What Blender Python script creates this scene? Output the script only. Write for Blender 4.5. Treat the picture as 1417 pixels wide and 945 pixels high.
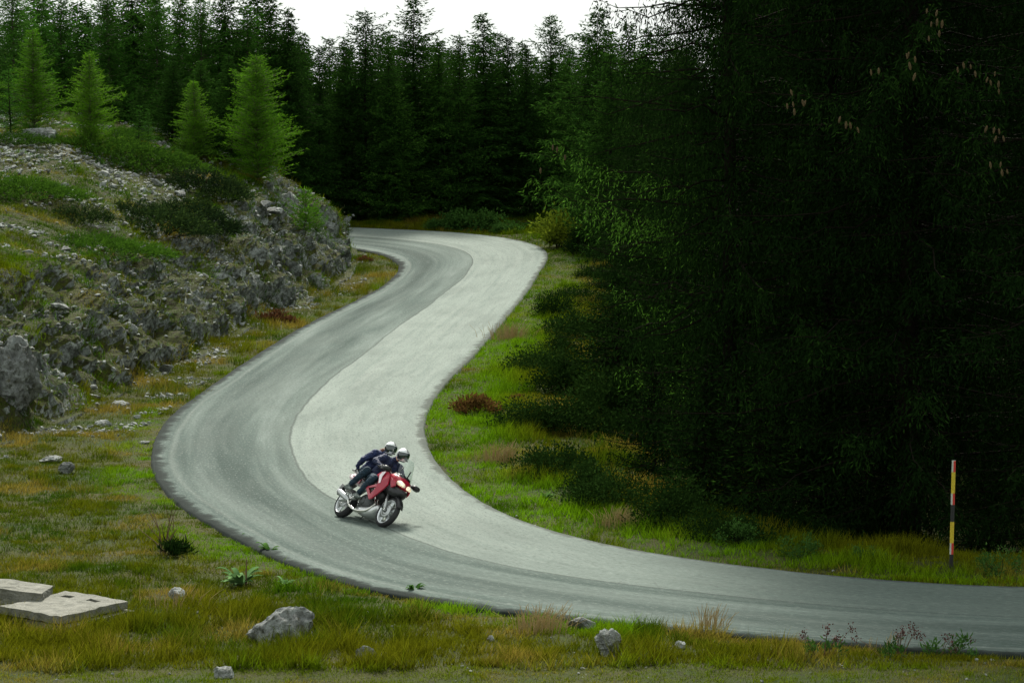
import bpy, bmesh, math, random
import numpy as np
from mathutils import Vector, Matrix

for o in list(bpy.data.objects): bpy.data.objects.remove(o)
scene = bpy.context.scene
COL = scene.collection
R = math.radians

# ------------------------------------------------------------------ camera
CAM_H = 9.8
FPX = 4340.0                      # focal length in photo pixels (photo 1417 x 945)
PITCH = math.atan(427.5 / FPX)
cam_d = bpy.data.cameras.new('camera'); cam = bpy.data.objects.new('camera', cam_d); COL.objects.link(cam)
cam.location = (0, 0, CAM_H); cam.rotation_euler = (math.pi / 2 - PITCH, 0, 0)
cam_d.sensor_width = 36; cam_d.lens = FPX / 1417 * 36; cam_d.clip_start = 0.5; cam_d.clip_end = 6000
scene.camera = cam

# ------------------------------------------------------------------ sky and sun
SUN_EL, SUN_AZ = 46, -4           # azimuth clockwise from +Y (view direction) towards +X
w = bpy.data.worlds.new('World'); scene.world = w; w.use_nodes = True
nt = w.node_tree; nt.nodes.clear()
out = nt.nodes.new('ShaderNodeOutputWorld'); bg = nt.nodes.new('ShaderNodeBackground')
sky = nt.nodes.new('ShaderNodeTexSky'); sky.sky_type = 'NISHITA'; sky.sun_disc = False
sky.sun_elevation = R(SUN_EL); sky.sun_rotation = R(SUN_AZ); sky.dust_density = 2.0; sky.air_density = 1.2
hs = nt.nodes.new('ShaderNodeHueSaturation'); hs.inputs['Saturation'].default_value = 0.35
mixw = nt.nodes.new('ShaderNodeMix'); mixw.data_type = 'RGBA'
mixw.inputs[0].default_value = 0.72
tcw = nt.nodes.new('ShaderNodeTexCoord'); nsw = nt.nodes.new('ShaderNodeTexNoise'); nsw.inputs['Scale'].default_value = 2.2; nsw.inputs['Detail'].default_value = 5
rpw = nt.nodes.new('ShaderNodeValToRGB')
rpw.color_ramp.elements[0].position = 0.3; rpw.color_ramp.elements[0].color = (6.0, 6.6, 6.4, 1)
rpw.color_ramp.elements[1].position = 0.7; rpw.color_ramp.elements[1].color = (8.6, 9.2, 8.9, 1)
nt.links.new(tcw.outputs['Generated'], nsw.inputs['Vector']); nt.links.new(nsw.outputs['Fac'], rpw.inputs[0])
nt.links.new(sky.outputs[0], hs.inputs['Color']); nt.links.new(hs.outputs[0], mixw.inputs[6]); nt.links.new(rpw.outputs[0], mixw.inputs[7])
nt.links.new(mixw.outputs[2], bg.inputs['Color']); bg.inputs['Strength'].default_value = 0.05
nt.links.new(bg.outputs[0], out.inputs[0])
sd = bpy.data.lights.new('sun', 'SUN'); sun = bpy.data.objects.new('sun', sd); COL.objects.link(sun)
sd.energy = 2.6; sd.angle = R(12); sd.color = (1.0, 0.96, 0.88)
_az, _el = R(SUN_AZ), R(SUN_EL)
sun.rotation_euler = Vector((math.sin(_az) * math.cos(_el), math.cos(_az) * math.cos(_el), math.sin(_el))).to_track_quat('Z', 'Y').to_euler()
sun.location = (20, 60, 60)
vs = scene.view_settings; vs.view_transform = 'Standard'; vs.look = 'None'; vs.gamma = 1.0; vs.exposure = 1.65; vs.use_curve_mapping = False
scene.render.engine = 'CYCLES'
scene.cycles.max_bounces = 6; scene.cycles.diffuse_bounces = 3; scene.cycles.transparent_max_bounces = 6
scene.cycles.use_denoising = True

# ------------------------------------------------------------------ helpers: arrays and noise
rng = np.random.default_rng(7)
random.seed(7)
def hash3(ix, iy, iz, s=0):
    h = (ix.astype(np.int64) * 374761393 + iy.astype(np.int64) * 668265263 + iz.astype(np.int64) * 2147483647 + s * 1274126177) & 0xFFFFFFFF
    h = ((h ^ (h >> 13)) * 1274126177) & 0xFFFFFFFF
    h = ((h ^ (h >> 16)) * 2246822519) & 0xFFFFFFFF
    return ((h ^ (h >> 15)) & 0xFFFFFF) / float(0xFFFFFF)
def vnoise(p, s=0):
    i = np.floor(p); f = p - i; f = f * f * (3 - 2 * f); i = i.astype(np.int64)
    r = 0
    for dx in (0, 1):
        for dy in (0, 1):
            for dz in (0, 1):
                wgt = (f[:, 0] if dx else 1 - f[:, 0]) * (f[:, 1] if dy else 1 - f[:, 1]) * (f[:, 2] if dz else 1 - f[:, 2])
                r = r + wgt * hash3(i[:, 0] + dx, i[:, 1] + dy, i[:, 2] + dz, s)
    return r
def fbm(p, octv=4, s=0, gain=0.5):
    p = np.asarray(p, float); a, t, r = 1.0, 0.0, 0.0
    for o in range(octv):
        r = r + a * vnoise(p * (2.03 ** o) + 17.3 * o, s + o); t += a; a *= gain
    return r / t
def n2(X, Y, sc, octv=3, s=0):
    X = np.asarray(X, float).ravel(); Y = np.asarray(Y, float).ravel()
    return fbm(np.stack([X / sc, Y / sc, np.zeros_like(X) + 3.7 * s], 1), octv, s)
def sstep(a, b, x):
    t = np.clip((np.asarray(x, float) - a) / (b - a), 0, 1); return t * t * (3 - 2 * t)
def unit(v): return v / np.maximum(np.linalg.norm(v, axis=-1, keepdims=True), 1e-9)

def mesh_np(name, V, F, mats=None, smooth=False, attrs=None, midx=None):
    V = np.ascontiguousarray(V, np.float32); F = np.ascontiguousarray(F, np.int32)
    me = bpy.data.meshes.new(name); k = F.shape[1]
    me.vertices.add(len(V)); me.vertices.foreach_set('co', V.ravel())
    me.loops.add(F.size); me.loops.foreach_set('vertex_index', F.ravel())
    me.polygons.add(len(F)); me.polygons.foreach_set('loop_start', np.arange(0, F.size, k, dtype=np.int32))
    if smooth: me.polygons.foreach_set('use_smooth', np.ones(len(F), bool))
    else: me.polygons.foreach_set('use_smooth', np.zeros(len(F), bool))
    for m in (mats or []): me.materials.append(m)
    if midx is not None: me.polygons.foreach_set('material_index', np.asarray(midx, np.int32))
    for an, (typ, data) in (attrs or {}).items():
        a = me.attributes.new(an, typ, 'POINT')
        if typ == 'FLOAT': a.data.foreach_set('value', np.ascontiguousarray(data, np.float32))
        elif typ == 'FLOAT_COLOR': a.data.foreach_set('color', np.ascontiguousarray(data, np.float32).ravel())
    me.update(calc_edges=True); me.validate()
    return me
def link(name, me, parent=None):
    o = bpy.data.objects.new(name, me); COL.objects.link(o)
    if parent: o.parent = parent
    return o
def tag(o, label=None, cat=None, group=None, kind=None):
    if label: o['label'] = label
    if cat: o['category'] = cat
    if group: o['group'] = group
    if kind: o['kind'] = kind
    return o
def thing(name, label, cat, loc=(0, 0, 0), group=None):
    o = bpy.data.objects.new(name, None); COL.objects.link(o); o.location = loc; o.empty_display_size = 0.2
    return tag(o, label, cat, group)

# ------------------------------------------------------------------ helpers: projection (the photo's own 1417 x 945 pixels)
SP, CP = math.sin(PITCH), math.cos(PITCH)
def ray(px, py):
    v = (472.5 - py) / FPX; u = (px - 708.5) / FPX
    return np.array([u, CP + SP * v, -SP + CP * v])
def at(px, py, Y):                         # point of that pixel's ray at depth Y
    d = ray(px, py); t = Y / d[1]; return Vector((d[0] * t, Y, CAM_H + d[2] * t))
def proj(P):
    P = np.asarray(P, float).reshape(-1, 3); dy = P[:, 1]; dz = P[:, 2] - CAM_H
    dep = dy * CP - dz * SP; up = dy * SP + dz * CP
    return 708.5 + FPX * P[:, 0] / dep, 472.5 - FPX * up / dep, dep

# ------------------------------------------------------------------ materials
def newmat(name):
    m = bpy.data.materials.new(name); m.use_nodes = True; n = m.node_tree; n.nodes.clear()
    o = n.nodes.new('ShaderNodeOutputMaterial'); b = n.nodes.new('ShaderNodeBsdfPrincipled'); n.links.new(b.outputs[0], o.inputs[0])
    return m, n, b, o
def N(n, t, **kw):
    x = n.nodes.new(t)
    for k, v in kw.items():
        if hasattr(x, k): setattr(x, k, v)
        else: x.inputs[k].default_value = v
    return x
def ramp(n, fac, stops):
    r = n.nodes.new('ShaderNodeValToRGB'); els = r.color_ramp.elements
    while len(els) < len(stops): els.new(0.5)
    for e, (p, c) in zip(els, stops):
        e.position = p; e.color = (*c, 1) if len(c) == 3 else c
    n.links.new(fac, r.inputs[0]); return r.outputs[0]
def mixc(n, fac, a, b, blend='MIX'):
    m = n.nodes.new('ShaderNodeMix'); m.data_type = 'RGBA'; m.blend_type = blend
    for i, v in ((0, fac), (6, a), (7, b)):
        if hasattr(v, 'links'): n.links.new(v, m.inputs[i])
        elif i == 0: m.inputs[0].default_value = v
        else: m.inputs[i].default_value = (*v, 1)
    return m.outputs[2]
def math_(n, op, a, b=None, clamp=False):
    m = n.nodes.new('ShaderNodeMath'); m.operation = op; m.use_clamp = clamp
    for i, v in ((0, a), (1, b)):
        if v is None: continue
        if hasattr(v, 'links'): n.links.new(v, m.inputs[i])
        else: m.inputs[i].default_value = v
    return m.outputs[0]
def noise(n, vec, scale, detail=4, rough=0.55, dist=0.0):
    t = n.nodes.new('ShaderNodeTexNoise'); t.inputs['Scale'].default_value = scale; t.inputs['Detail'].default_value = detail
    t.inputs['Roughness'].default_value = rough; t.inputs['Distortion'].default_value = dist
    if vec is not None: n.links.new(vec, t.inputs['Vector'])
    return t.outputs['Fac']
def bump(n, b, h, strength=0.5, dist=0.02):
    x = n.nodes.new('ShaderNodeBump'); x.inputs['Strength'].default_value = strength; x.inputs['Distance'].default_value = dist
    n.links.new(h, x.inputs['Height']); n.links.new(x.outputs[0], b.inputs['Normal'])
def objco(n): return n.nodes.new('ShaderNodeTexCoord').outputs['Object']
def plain(name, col, rough=0.5, metal=0.0, coat=0.0, var=0.12, scale=30, spec=0.5):
    m, n, b, o = newmat(name); f = noise(n, objco(n), scale)
    c = ramp(n, f, [(0.3, tuple(x * (1 - var) for x in col)), (0.7, tuple(min(1, x * (1 + var)) for x in col))])
    n.links.new(c, b.inputs['Base Color']); b.inputs['Roughness'].default_value = rough; b.inputs['Metallic'].default_value = metal
    b.inputs['Coat Weight'].default_value = coat; b.inputs['Coat Roughness'].default_value = 0.06; b.inputs['Specular IOR Level'].default_value = spec
    return m
def leafmat(name, stops, transl=0.25, rough=0.6):
    """foliage: colour from the per-leaf 'tint' attribute plus a little per-tree variation"""
    m, n, b, o = newmat(name)
    a = n.nodes.new('ShaderNodeAttribute'); a.attribute_name = 'tint'
    oi = n.nodes.new('ShaderNodeObjectInfo')
    v = math_(n, 'ADD', a.outputs['Fac'], math_(n, 'MULTIPLY', math_(n, 'SUBTRACT', oi.outputs['Random'], 0.5), 0.32))
    c = ramp(n, v, stops)
    n.links.new(c, b.inputs['Base Color']); b.inputs['Roughness'].default_value = rough; b.inputs['Specular IOR Level'].default_value = 0.0
    tr = n.nodes.new('ShaderNodeBsdfTranslucent'); n.links.new(c, tr.inputs['Color'])
    mx = n.nodes.new('ShaderNodeMixShader'); mx.inputs[0].default_value = transl
    n.links.new(b.outputs[0], mx.inputs[1]); n.links.new(tr.outputs[0], mx.inputs[2]); n.links.new(mx.outputs[0], o.inputs[0])
    return m
def colattr_mat(name, transl=0.2):
    m, n, b, o = newmat(name)
    a = n.nodes.new('ShaderNodeAttribute'); a.attribute_name = 'Col'
    n.links.new(a.outputs['Color'], b.inputs['Base Color']); b.inputs['Roughness'].default_value = 0.8; b.inputs['Specular IOR Level'].default_value = 0.0
    tr = n.nodes.new('ShaderNodeBsdfTranslucent'); n.links.new(a.outputs['Color'], tr.inputs['Color'])
    mx = n.nodes.new('ShaderNodeMixShader'); mx.inputs[0].default_value = transl
    n.links.new(b.outputs[0], mx.inputs[1]); n.links.new(tr.outputs[0], mx.inputs[2]); n.links.new(mx.outputs[0], o.inputs[0])
    return m

def rock_mat(name, lo=0.13, hi=0.42, lich=0.3):
    m, n, b, o = newmat(name); co = n.nodes.new('ShaderNodeNewGeometry').outputs['Position']
    f = noise(n, co, 3.4, 9, 0.7, 0.6)
    c = ramp(n, f, [(0.30, (lo * .55, lo * .58, lo * .52)), (0.45, (lo * 1.4, lo * 1.45, lo * 1.35)), (0.62, (hi * .82, hi * .88, hi * .82)), (0.8, (hi, hi * 1.04, hi))])
    f2 = noise(n, co, 11, 6, 0.7)
    c = mixc(n, ramp(n, f2, [(0.52, (0, 0, 0)), (0.64, (lich * 2, lich * 2, lich * 2))]), c, (0.045, 0.048, 0.03))
    f3 = noise(n, co, 5.3, 4, 0.6)
    c = mixc(n, ramp(n, f3, [(0.62, (0, 0, 0)), (0.72, (.5, .5, .5))]), c, (0.12, 0.10, 0.035))
    n.links.new(c, b.inputs['Base Color']); b.inputs['Roughness'].default_value = 0.9; b.inputs['Specular IOR Level'].default_value = 0.2
    h = math_(n, 'ADD', noise(n, co, 9, 8, 0.7), noise(n, co, 40, 4, 0.6)); bump(n, b, h, 0.9, 0.05)
    return m
M_ROCK = rock_mat('limestone', 0.10, 0.32, 0.42); M_ROCK_PALE = rock_mat('limestone_pale', 0.16, 0.42, 0.32)
M_BARK = plain('bark', (0.011, 0.009, 0.006), 0.95, var=0.4, scale=14, spec=0.05)
M_BARK_GREY = plain('bark_grey', (0.08, 0.07, 0.05), 0.95, var=0.4, scale=14, spec=0.05)

# ================================================================== SETTING
def zb(Y):                                   # lie of the land along the valley: level, then the road climbs beyond the bike
    Y = np.asarray(Y, float); k = 4.0
    up = 0.052 * (np.logaddexp(0, (Y - 119) / k) * k - np.logaddexp(0, (Y - 150) / k) * k)
    return up - 0.05 * np.maximum(0, Y - 185) * sstep(185, 230, Y) * 0.6
def on_base(px, py):
    d = ray(px, py); Y = np.arange(35, 230, 0.02); z = CAM_H + d[2] * Y / d[1]
    i = int(np.argmax(z < zb(Y))); return np.array([d[0] * Y[i] / d[1], Y[i]])

PAIRS = [((1417, 905), (1417, 812)), ((1150, 889), (1200, 800)), ((900, 867), (1000, 779)), ((700, 845), (860, 757)), ((520, 815), (745, 728)),
         ((400, 778), (675, 699)), ((300, 727), (628, 666)), ((240, 688), (602, 638)), ((213, 645), (588, 607)), ((216, 610), (586, 582)),
         ((240, 573), (597, 555)), ((290, 535), (617, 527)), ((360, 488), (652, 493)), ((430, 446), (692, 448)), ((500, 412), (724, 409)),
         ((535, 392), (744, 378)), ((553, 370), (756, 357)), ((546, 360), (752, 345)), ((530, 353), (731, 336)), ((510, 348), (690, 328)),
         ((487, 344), (620, 321)), ((458, 340), (540, 317)), ((425, 336), (455, 314))]
EL = np.array([on_base(*a) for a, b in PAIRS]); ER = np.array([on_base(*b) for a, b in PAIRS])
def ext(E, first, last): return np.vstack([E[0] + first * 1.0, E, E[-1] + last])
EL = ext(EL, np.array([26, -1.6]), np.array([-26, 2.2])); ER = ext(ER, np.array([26, -1.4]), np.array([-26, 1.4]))
def catmull(P, k):
    P = np.vstack([2 * P[0] - P[1], P, 2 * P[-1] - P[-2]]); o = []
    for i in range(1, len(P) - 2):
        p0, p1, p2, p3 = P[i - 1], P[i], P[i + 1], P[i + 2]
        # centripetal-like damping by chord length
        l0, l1, l2 = [max(np.linalg.norm(b - a), 1e-6) ** 0.5 for a, b in ((p0, p1), (p1, p2), (p2, p3))]
        m1 = l1 * ((p1 - p0) / l0 - (p2 - p0) / (l0 + l1) + (p2 - p1) / l1); m2 = l1 * ((p2 - p1) / l1 - (p3 - p1) / (l1 + l2) + (p3 - p2) / l2)
        for t in np.linspace(0, 1, k, endpoint=False):
            o.append((2 * t ** 3 - 3 * t ** 2 + 1) * p1 + (t ** 3 - 2 * t ** 2 + t) * m1 + (-2 * t ** 3 + 3 * t ** 2) * p2 + (t ** 3 - t ** 2) * m2)
    o.append(P[-2]); return np.array(o)
CL, CR = catmull(EL, 26), catmull(ER, 26)
for _ in range(6):                            # iron out hand-read kinks
    for C in (CL, CR): C[1:-1] = 0.25 * C[:-2] + 0.5 * C[1:-1] + 0.25 * C[2:]
CM = (CL + CR) / 2
SLEN = np.concatenate([[0], np.cumsum(np.linalg.norm(np.diff(CM, axis=0), axis=1))])

# distance field of the road on a grid
GX0, GY0, GS = -45.0, 40.0, 0.25; GNX, GNY = 360, 560
POLY = np.vstack([CL, CR[::-1]])
def _field():
    X, Y = np.meshgrid(GX0 + GS * np.arange(GNX), GY0 + GS * np.arange(GNY)); P = np.stack([X.ravel(), Y.ravel()], 1)
    D = np.full(len(P), 1e9); S = np.zeros(len(P)); inside = np.zeros(len(P), bool)
    A = POLY; B = np.roll(POLY, -1, 0)
    for a, b in zip(A, B):
        ab = b - a; L2 = ab @ ab
        if L2 < 1e-12: continue
        t = np.clip(((P - a) @ ab) / L2, 0, 1); d = np.hypot(P[:, 0] - a[0] - t * ab[0], P[:, 1] - a[1] - t * ab[1]); D = np.minimum(D, d)
        c = (a[1] > P[:, 1]) != (b[1] > P[:, 1])
        if c.any(): inside ^= c & (P[:, 0] < (b[0] - a[0]) * (P[:, 1] - a[1]) / (b[1] - a[1] + 1e-15) + a[0])
    return np.where(inside, -D, D).reshape(GNY, GNX)
FIELD = _field()
def rdist(X, Y):                              # + outside the road, - on it
    X = np.asarray(X, float); Y = np.asarray(Y, float)
    fx = np.clip((X - GX0) / GS, 0, GNX - 1.001); fy = np.clip((Y - GY0) / GS, 0, GNY - 1.001); i = fx.astype(int); j = fy.astype(int); u = fx - i; v = fy - j
    return (FIELD[j, i] * (1 - u) + FIELD[j, i + 1] * u) * (1 - v) + (FIELD[j + 1, i] * (1 - u) + FIELD[j + 1, i + 1] * u) * v
_o = np.argsort(CR[:, 1]);
def right_of(X, Y):                           # metres to the right of the road's inner edge (only for Y > 56)
    return np.asarray(X) - np.interp(Y, CR[_o, 1][::3], np.maximum.accumulate(CR[_o, 0])[::3] * 0 + CR[_o, 0][::3])

# toe of the rock cut on the left
TOE = [(0, 612), (100, 572), (250, 500), (330, 456), (400, 424), (470, 388), (484, 362)]
TOEW = np.array([on_base(*p) for p in TOE]); TOEW = np.vstack([[[-44, 55], [-26, 62], [-16.5, 70]], TOEW, [[-7.3, 139.0], [-9.0, 141.0], [-14.0, 142.0]]])
TOEW = TOEW[np.argsort(TOEW[:, 1])]
def toe_x(Y):
    x = np.interp(Y, TOEW[:, 1], TOEW[:, 0]); return x
def h_cut(Y): return np.interp(Y, [60, 72, 80, 90, 98, 106, 113, 122, 132, 138, 141], [0.8, 2.2, 2.7, 2.6, 2.1, 2.1, 2.7, 3.0, 2.9, 2.2, 0.8])
def hill(X, Y):
    """height of the left hill above the valley floor"""
    d = toe_x(Y) - X; d2 = (142.5 - Y) * 1.1 + 0.02 * np.maximum(0, -12 - X) ** 1.3
    d = np.minimum(d, d2) + 0.5 * (n2(X, Y, 2.2, 3, 5).reshape(np.shape(X)) - 0.5)
    H = h_cut(Y); face = (0.45 * sstep(-0.15, 1.7, d) + 0.55 * np.clip(d / 3.4, 0, 1)) * H
    up = np.maximum(0, d - 2.4); z = face + 0.42 * up * np.exp(-up / 30.0)
    cap = 5.9 + 0.9 * n2(X, Y, 9, 2, 8).reshape(np.shape(X))
    z = cap - np.logaddexp(0, (cap - z) / 0.6) * 0.6 + 0.001
    z = z * sstep(-0.3, 0.6, d)
    z = z + (0.35 * (n2(X, Y, 3.0, 3, 9) - 0.5).reshape(np.shape(X)) + 0.25 * (n2(X, Y, 1.1, 3, 10) - 0.5).reshape(np.shape(X))) * sstep(0.2, 1.5, d)
    return np.where(d > -0.3, np.maximum(z, -0.3), -0.3), d
def flat(X, Y):
    """the valley floor: road shoulder, verges, foreground meadow, the drop below the wood on the right, the knoll under the camera"""
    X = np.asarray(X, float); Y = np.asarray(Y, float); d = rdist(X, Y)
    und = (0.30 * (n2(X, Y, 3.3, 3, 1) - 0.5) + 0.16 * (n2(X, Y, 0.9, 2, 2) - 0.45)).reshape(X.shape)
    z = zb(Y) - 0.05 + und * sstep(0.15, 1.6, d)
    rt = (X > -3.0) & (Y > 57); z = z - np.where(rt, 0.16 * np.clip(d - 2.6, 0, 9), 0) * sstep(57, 62, Y) * (1 - sstep(126, 141, Y))
    z = np.where(d < 0.05, zb(Y) - 0.12, z)
    z = z + np.where(Y < 44.5, 0.16 * (44.5 - Y), 0) * sstep(-60, 0, Y) - 0.03 * np.maximum(0, np.abs(X) - 60) * (np.abs(X) > 60)
    return np.maximum(z, -40)
def land(X, Y):
    X = np.asarray(X, float); Y = np.asarray(Y, float); f = flat(X, Y); h, d = hill(X, Y)
    return np.where((d > 0) & (X < -6), np.maximum(f, zb(Y) + h), f)
def on_land(px, py):
    d = ray(px, py); Y = np.arange(44, 175, 0.04); X = d[0] * Y / d[1]; z = CAM_H + d[2] * Y / d[1]
    k = z < land(X, Y); i = int(np.argmax(k)); return Vector((X[i], Y[i], z[i]))

# ---- ground sheet
def ground_mat():
    m, n, b, o = newmat('ground'); co = n.nodes.new('ShaderNodeNewGeometry').outputs['Position']
    f = noise(n, co, 0.55, 5, 0.6); c = ramp(n, f, [(0.35, (0.022, 0.040, 0.006)), (0.5, (0.038, 0.045, 0.009)), (0.65, (0.05, 0.046, 0.013))])
    f2 = noise(n, co, 6, 5, 0.65); c = mixc(n, ramp(n, f2, [(0.50, (0, 0, 0)), (0.62, (.8, .8, .8))]), c, (0.026, 0.026, 0.010))
    f3 = noise(n, co, 23, 3, 0.6); c = mixc(n, ramp(n, f3, [(0.64, (0, 0, 0)), (0.72, (.35, .35, .35))]), c, (0.12, 0.115, 0.07))
    n.links.new(c, b.inputs['Base Color']); b.inputs['Roughness'].default_value = 0.95; b.inputs['Specular IOR Level'].default_value = 0.1
    bump(n, b, math_(n, 'ADD', f2, f3), 0.8, 0.06); return m
M_GROUND = ground_mat()
xs = np.unique(np.concatenate([[-1500, -700, -300, -150, -90, -60], np.arange(-46, 46.1, 0.4), [60, 90, 150, 300, 700, 1500]]))
ys = np.unique(np.concatenate([[-300, -100, -30, 0, 10, 20, 30, 36], np.arange(40, 176, 0.4), [185, 200, 230, 280, 400, 700, 1300, 2500]]))
gx, gy = np.meshgrid(xs, ys); gz = flat(gx, gy)
V = np.stack([gx.ravel(), gy.ravel(), gz.ravel()], 1); nx, ny = len(xs), len(ys)
ii, jj = np.meshgrid(np.arange(nx - 1), np.arange(ny - 1)); a = (jj * nx + ii).ravel()
tag(link('ground', mesh_np('ground', V, np.stack([a, a + 1, a + nx + 1, a + nx], 1), [M_GROUND], True)), kind='structure')

# ---- road
def road_mat():
    m, n, b, o = newmat('asphalt')
    uvn = n.nodes.new('ShaderNodeAttribute'); uvn.attribute_name = 'lane'
    sp = n.nodes.new('ShaderNodeSeparateColor'); n.links.new(uvn.outputs['Color'], sp.inputs[0])
    u, v, wide = sp.outputs[0], sp.outputs[1], sp.outputs[2]             # across 0..1, along in 0.01 m units, metres across
    pos = n.nodes.new('ShaderNodeNewGeometry').outputs['Position']
    def vec(su, sv):
        c = n.nodes.new('ShaderNodeCombineXYZ'); n.links.new(math_(n, 'MULTIPLY', u, su), c.inputs[0]); n.links.new(math_(n, 'MULTIPLY', v, sv), c.inputs[1]); return c.outputs[0]
    grain = noise(n, vec(130, 560), 1.0, 3, 0.8); mot = noise(n, vec(34, 60), 1.0, 4, 0.65); blot = noise(n, vec(5, 22), 1.0, 4, 0.6)
    streak = noise(n, vec(9, 7), 1.0, 4, 0.55, 0.3); streak2 = noise(n, vec(26, 9), 1.0, 3, 0.5, 0.2)
    wob = math_(n, 'MULTIPLY', math_(n, 'SUBTRACT', noise(n, vec(1.5, 12), 1.0, 3), 0.5), 0.07)
    uw = math_(n, 'ADD', u, wob)
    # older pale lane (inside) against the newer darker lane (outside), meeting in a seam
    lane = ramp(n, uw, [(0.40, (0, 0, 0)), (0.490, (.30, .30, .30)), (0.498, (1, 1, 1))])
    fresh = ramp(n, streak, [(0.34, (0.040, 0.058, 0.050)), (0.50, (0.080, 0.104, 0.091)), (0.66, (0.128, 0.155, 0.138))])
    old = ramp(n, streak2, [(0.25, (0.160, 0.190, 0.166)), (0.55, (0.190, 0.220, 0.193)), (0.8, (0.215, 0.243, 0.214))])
    # along the near, lower stretch both lanes are alike: greyer stone plus painted-in tree shade
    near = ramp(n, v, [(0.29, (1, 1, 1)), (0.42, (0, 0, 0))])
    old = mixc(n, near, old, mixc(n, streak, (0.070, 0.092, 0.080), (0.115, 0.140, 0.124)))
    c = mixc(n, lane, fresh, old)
    # darker polished band in the outer lane where the wheels run
    band = ramp(n, uw, [(0.10, (0, 0, 0)), (0.17, (1, 1, 1)), (0.24, (.8, .8, .8)), (0.33, (0, 0, 0))])
    c = mixc(n, math_(n, 'MULTIPLY', math_(n, 'MULTIPLY', band, noise(n, vec(3, 14), 1.0, 3)), 0.75), c, (0.036, 0.049, 0.043))
    seam = ramp(n, uw, [(0.486, (0, 0, 0)), (0.4935, (1, 1, 1)), (0.498, (0, 0, 0))])
    c = mixc(n, math_(n, 'MULTIPLY', seam, 0.95), c, (0.045, 0.053, 0.047))
    # tar-black ragged edges
    eb = math_(n, 'MULTIPLY', math_(n, 'SUBTRACT', noise(n, pos, 1.5, 7, 0.72), 0.5), 0.13)
    ed = ramp(n, math_(n, 'ADD', u, eb), [(0.006, (1, 1, 1)), (0.022, (0.85, 0.85, 0.85)), (0.042, (0, 0, 0))])
    er = ramp(n, math_(n, 'ADD', u, eb), [(0.972, (0, 0, 0)), (0.990, (.7, .7, .7))])
    pale = ramp(n, uw, [(0.055, (0, 0, 0)), (0.068, (.5, .5, .5)), (0.085, (0, 0, 0))])
    c = mixc(n, pale, c, (0.15, 0.17, 0.152))
    c = mixc(n, ramp(n, grain, [(0.30, (.75, .75, .75)), (0.47, (0, 0, 0))]), c, (0.055, 0.064, 0.056))
    c = mixc(n, ramp(n, grain, [(0.54, (0, 0, 0)), (0.68, (.38, .38, .38))]), c, (0.25, 0.275, 0.245))
    c = mixc(n, ramp(n, mot, [(0.35, (.2, .2, .2)), (0.5, (0, 0, 0))]), c, (0.07, 0.084, 0.073)); c = mixc(n, ramp(n, mot, [(0.55, (0, 0, 0)), (0.7, (.12, .12, .12))]), c, (0.20, 0.22, 0.195))
    c = mixc(n, ramp(n, blot, [(0.35, (.30, .30, .30)), (0.55, (0, 0, 0))]), c, (0.08, 0.095, 0.083))
    cr = n.nodes.new('ShaderNodeTexVoronoi'); cr.feature = 'DISTANCE_TO_EDGE'; cr.inputs['Scale'].default_value = 0.55
    n.links.new(pos, cr.inputs['Vector'])
    crk = math_(n, 'MULTIPLY', ramp(n, cr.outputs['Distance'], [(0.004, (1, 1, 1)), (0.010, (0, 0, 0))]), ramp(n, blot, [(0.50, (0, 0, 0)), (0.66, (.3, .3, .3))]))
    c = mixc(n, crk, c, (0.05, 0.055, 0.05))
    c = mixc(n, ed, c, (0.016, 0.021, 0.018)); c = mixc(n, er, c, (0.05, 0.055, 0.046))
    n.links.new(c, b.inputs['Base Color']); b.inputs['Roughness'].default_value = 0.92; b.inputs['Specular IOR Level'].default_value = 0.05
    bump(n, b, math_(n, 'ADD', grain, mot), 0.9, 0.02); return m
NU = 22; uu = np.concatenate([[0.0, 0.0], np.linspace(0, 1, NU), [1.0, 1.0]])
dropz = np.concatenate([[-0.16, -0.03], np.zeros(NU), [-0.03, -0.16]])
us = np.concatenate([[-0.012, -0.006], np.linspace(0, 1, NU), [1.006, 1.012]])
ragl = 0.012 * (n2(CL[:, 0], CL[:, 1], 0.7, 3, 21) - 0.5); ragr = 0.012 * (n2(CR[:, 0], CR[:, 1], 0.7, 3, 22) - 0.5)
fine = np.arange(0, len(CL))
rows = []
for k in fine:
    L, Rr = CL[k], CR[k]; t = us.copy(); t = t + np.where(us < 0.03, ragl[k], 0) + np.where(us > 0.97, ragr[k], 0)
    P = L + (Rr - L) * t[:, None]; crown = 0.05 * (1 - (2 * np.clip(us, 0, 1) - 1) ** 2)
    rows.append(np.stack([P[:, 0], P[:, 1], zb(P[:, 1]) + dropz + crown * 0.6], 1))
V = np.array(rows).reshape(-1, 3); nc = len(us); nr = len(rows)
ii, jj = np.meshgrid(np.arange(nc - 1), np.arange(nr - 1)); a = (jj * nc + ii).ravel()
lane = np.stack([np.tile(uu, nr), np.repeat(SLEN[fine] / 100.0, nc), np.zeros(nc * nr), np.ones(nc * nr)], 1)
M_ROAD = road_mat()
road_o = tag(link('road', mesh_np('road', V, np.stack([a, a + nc, a + nc + 1, a + 1], 1), [M_ROAD], True, {'lane': ('FLOAT_COLOR', lane)})), kind='structure')

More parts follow.
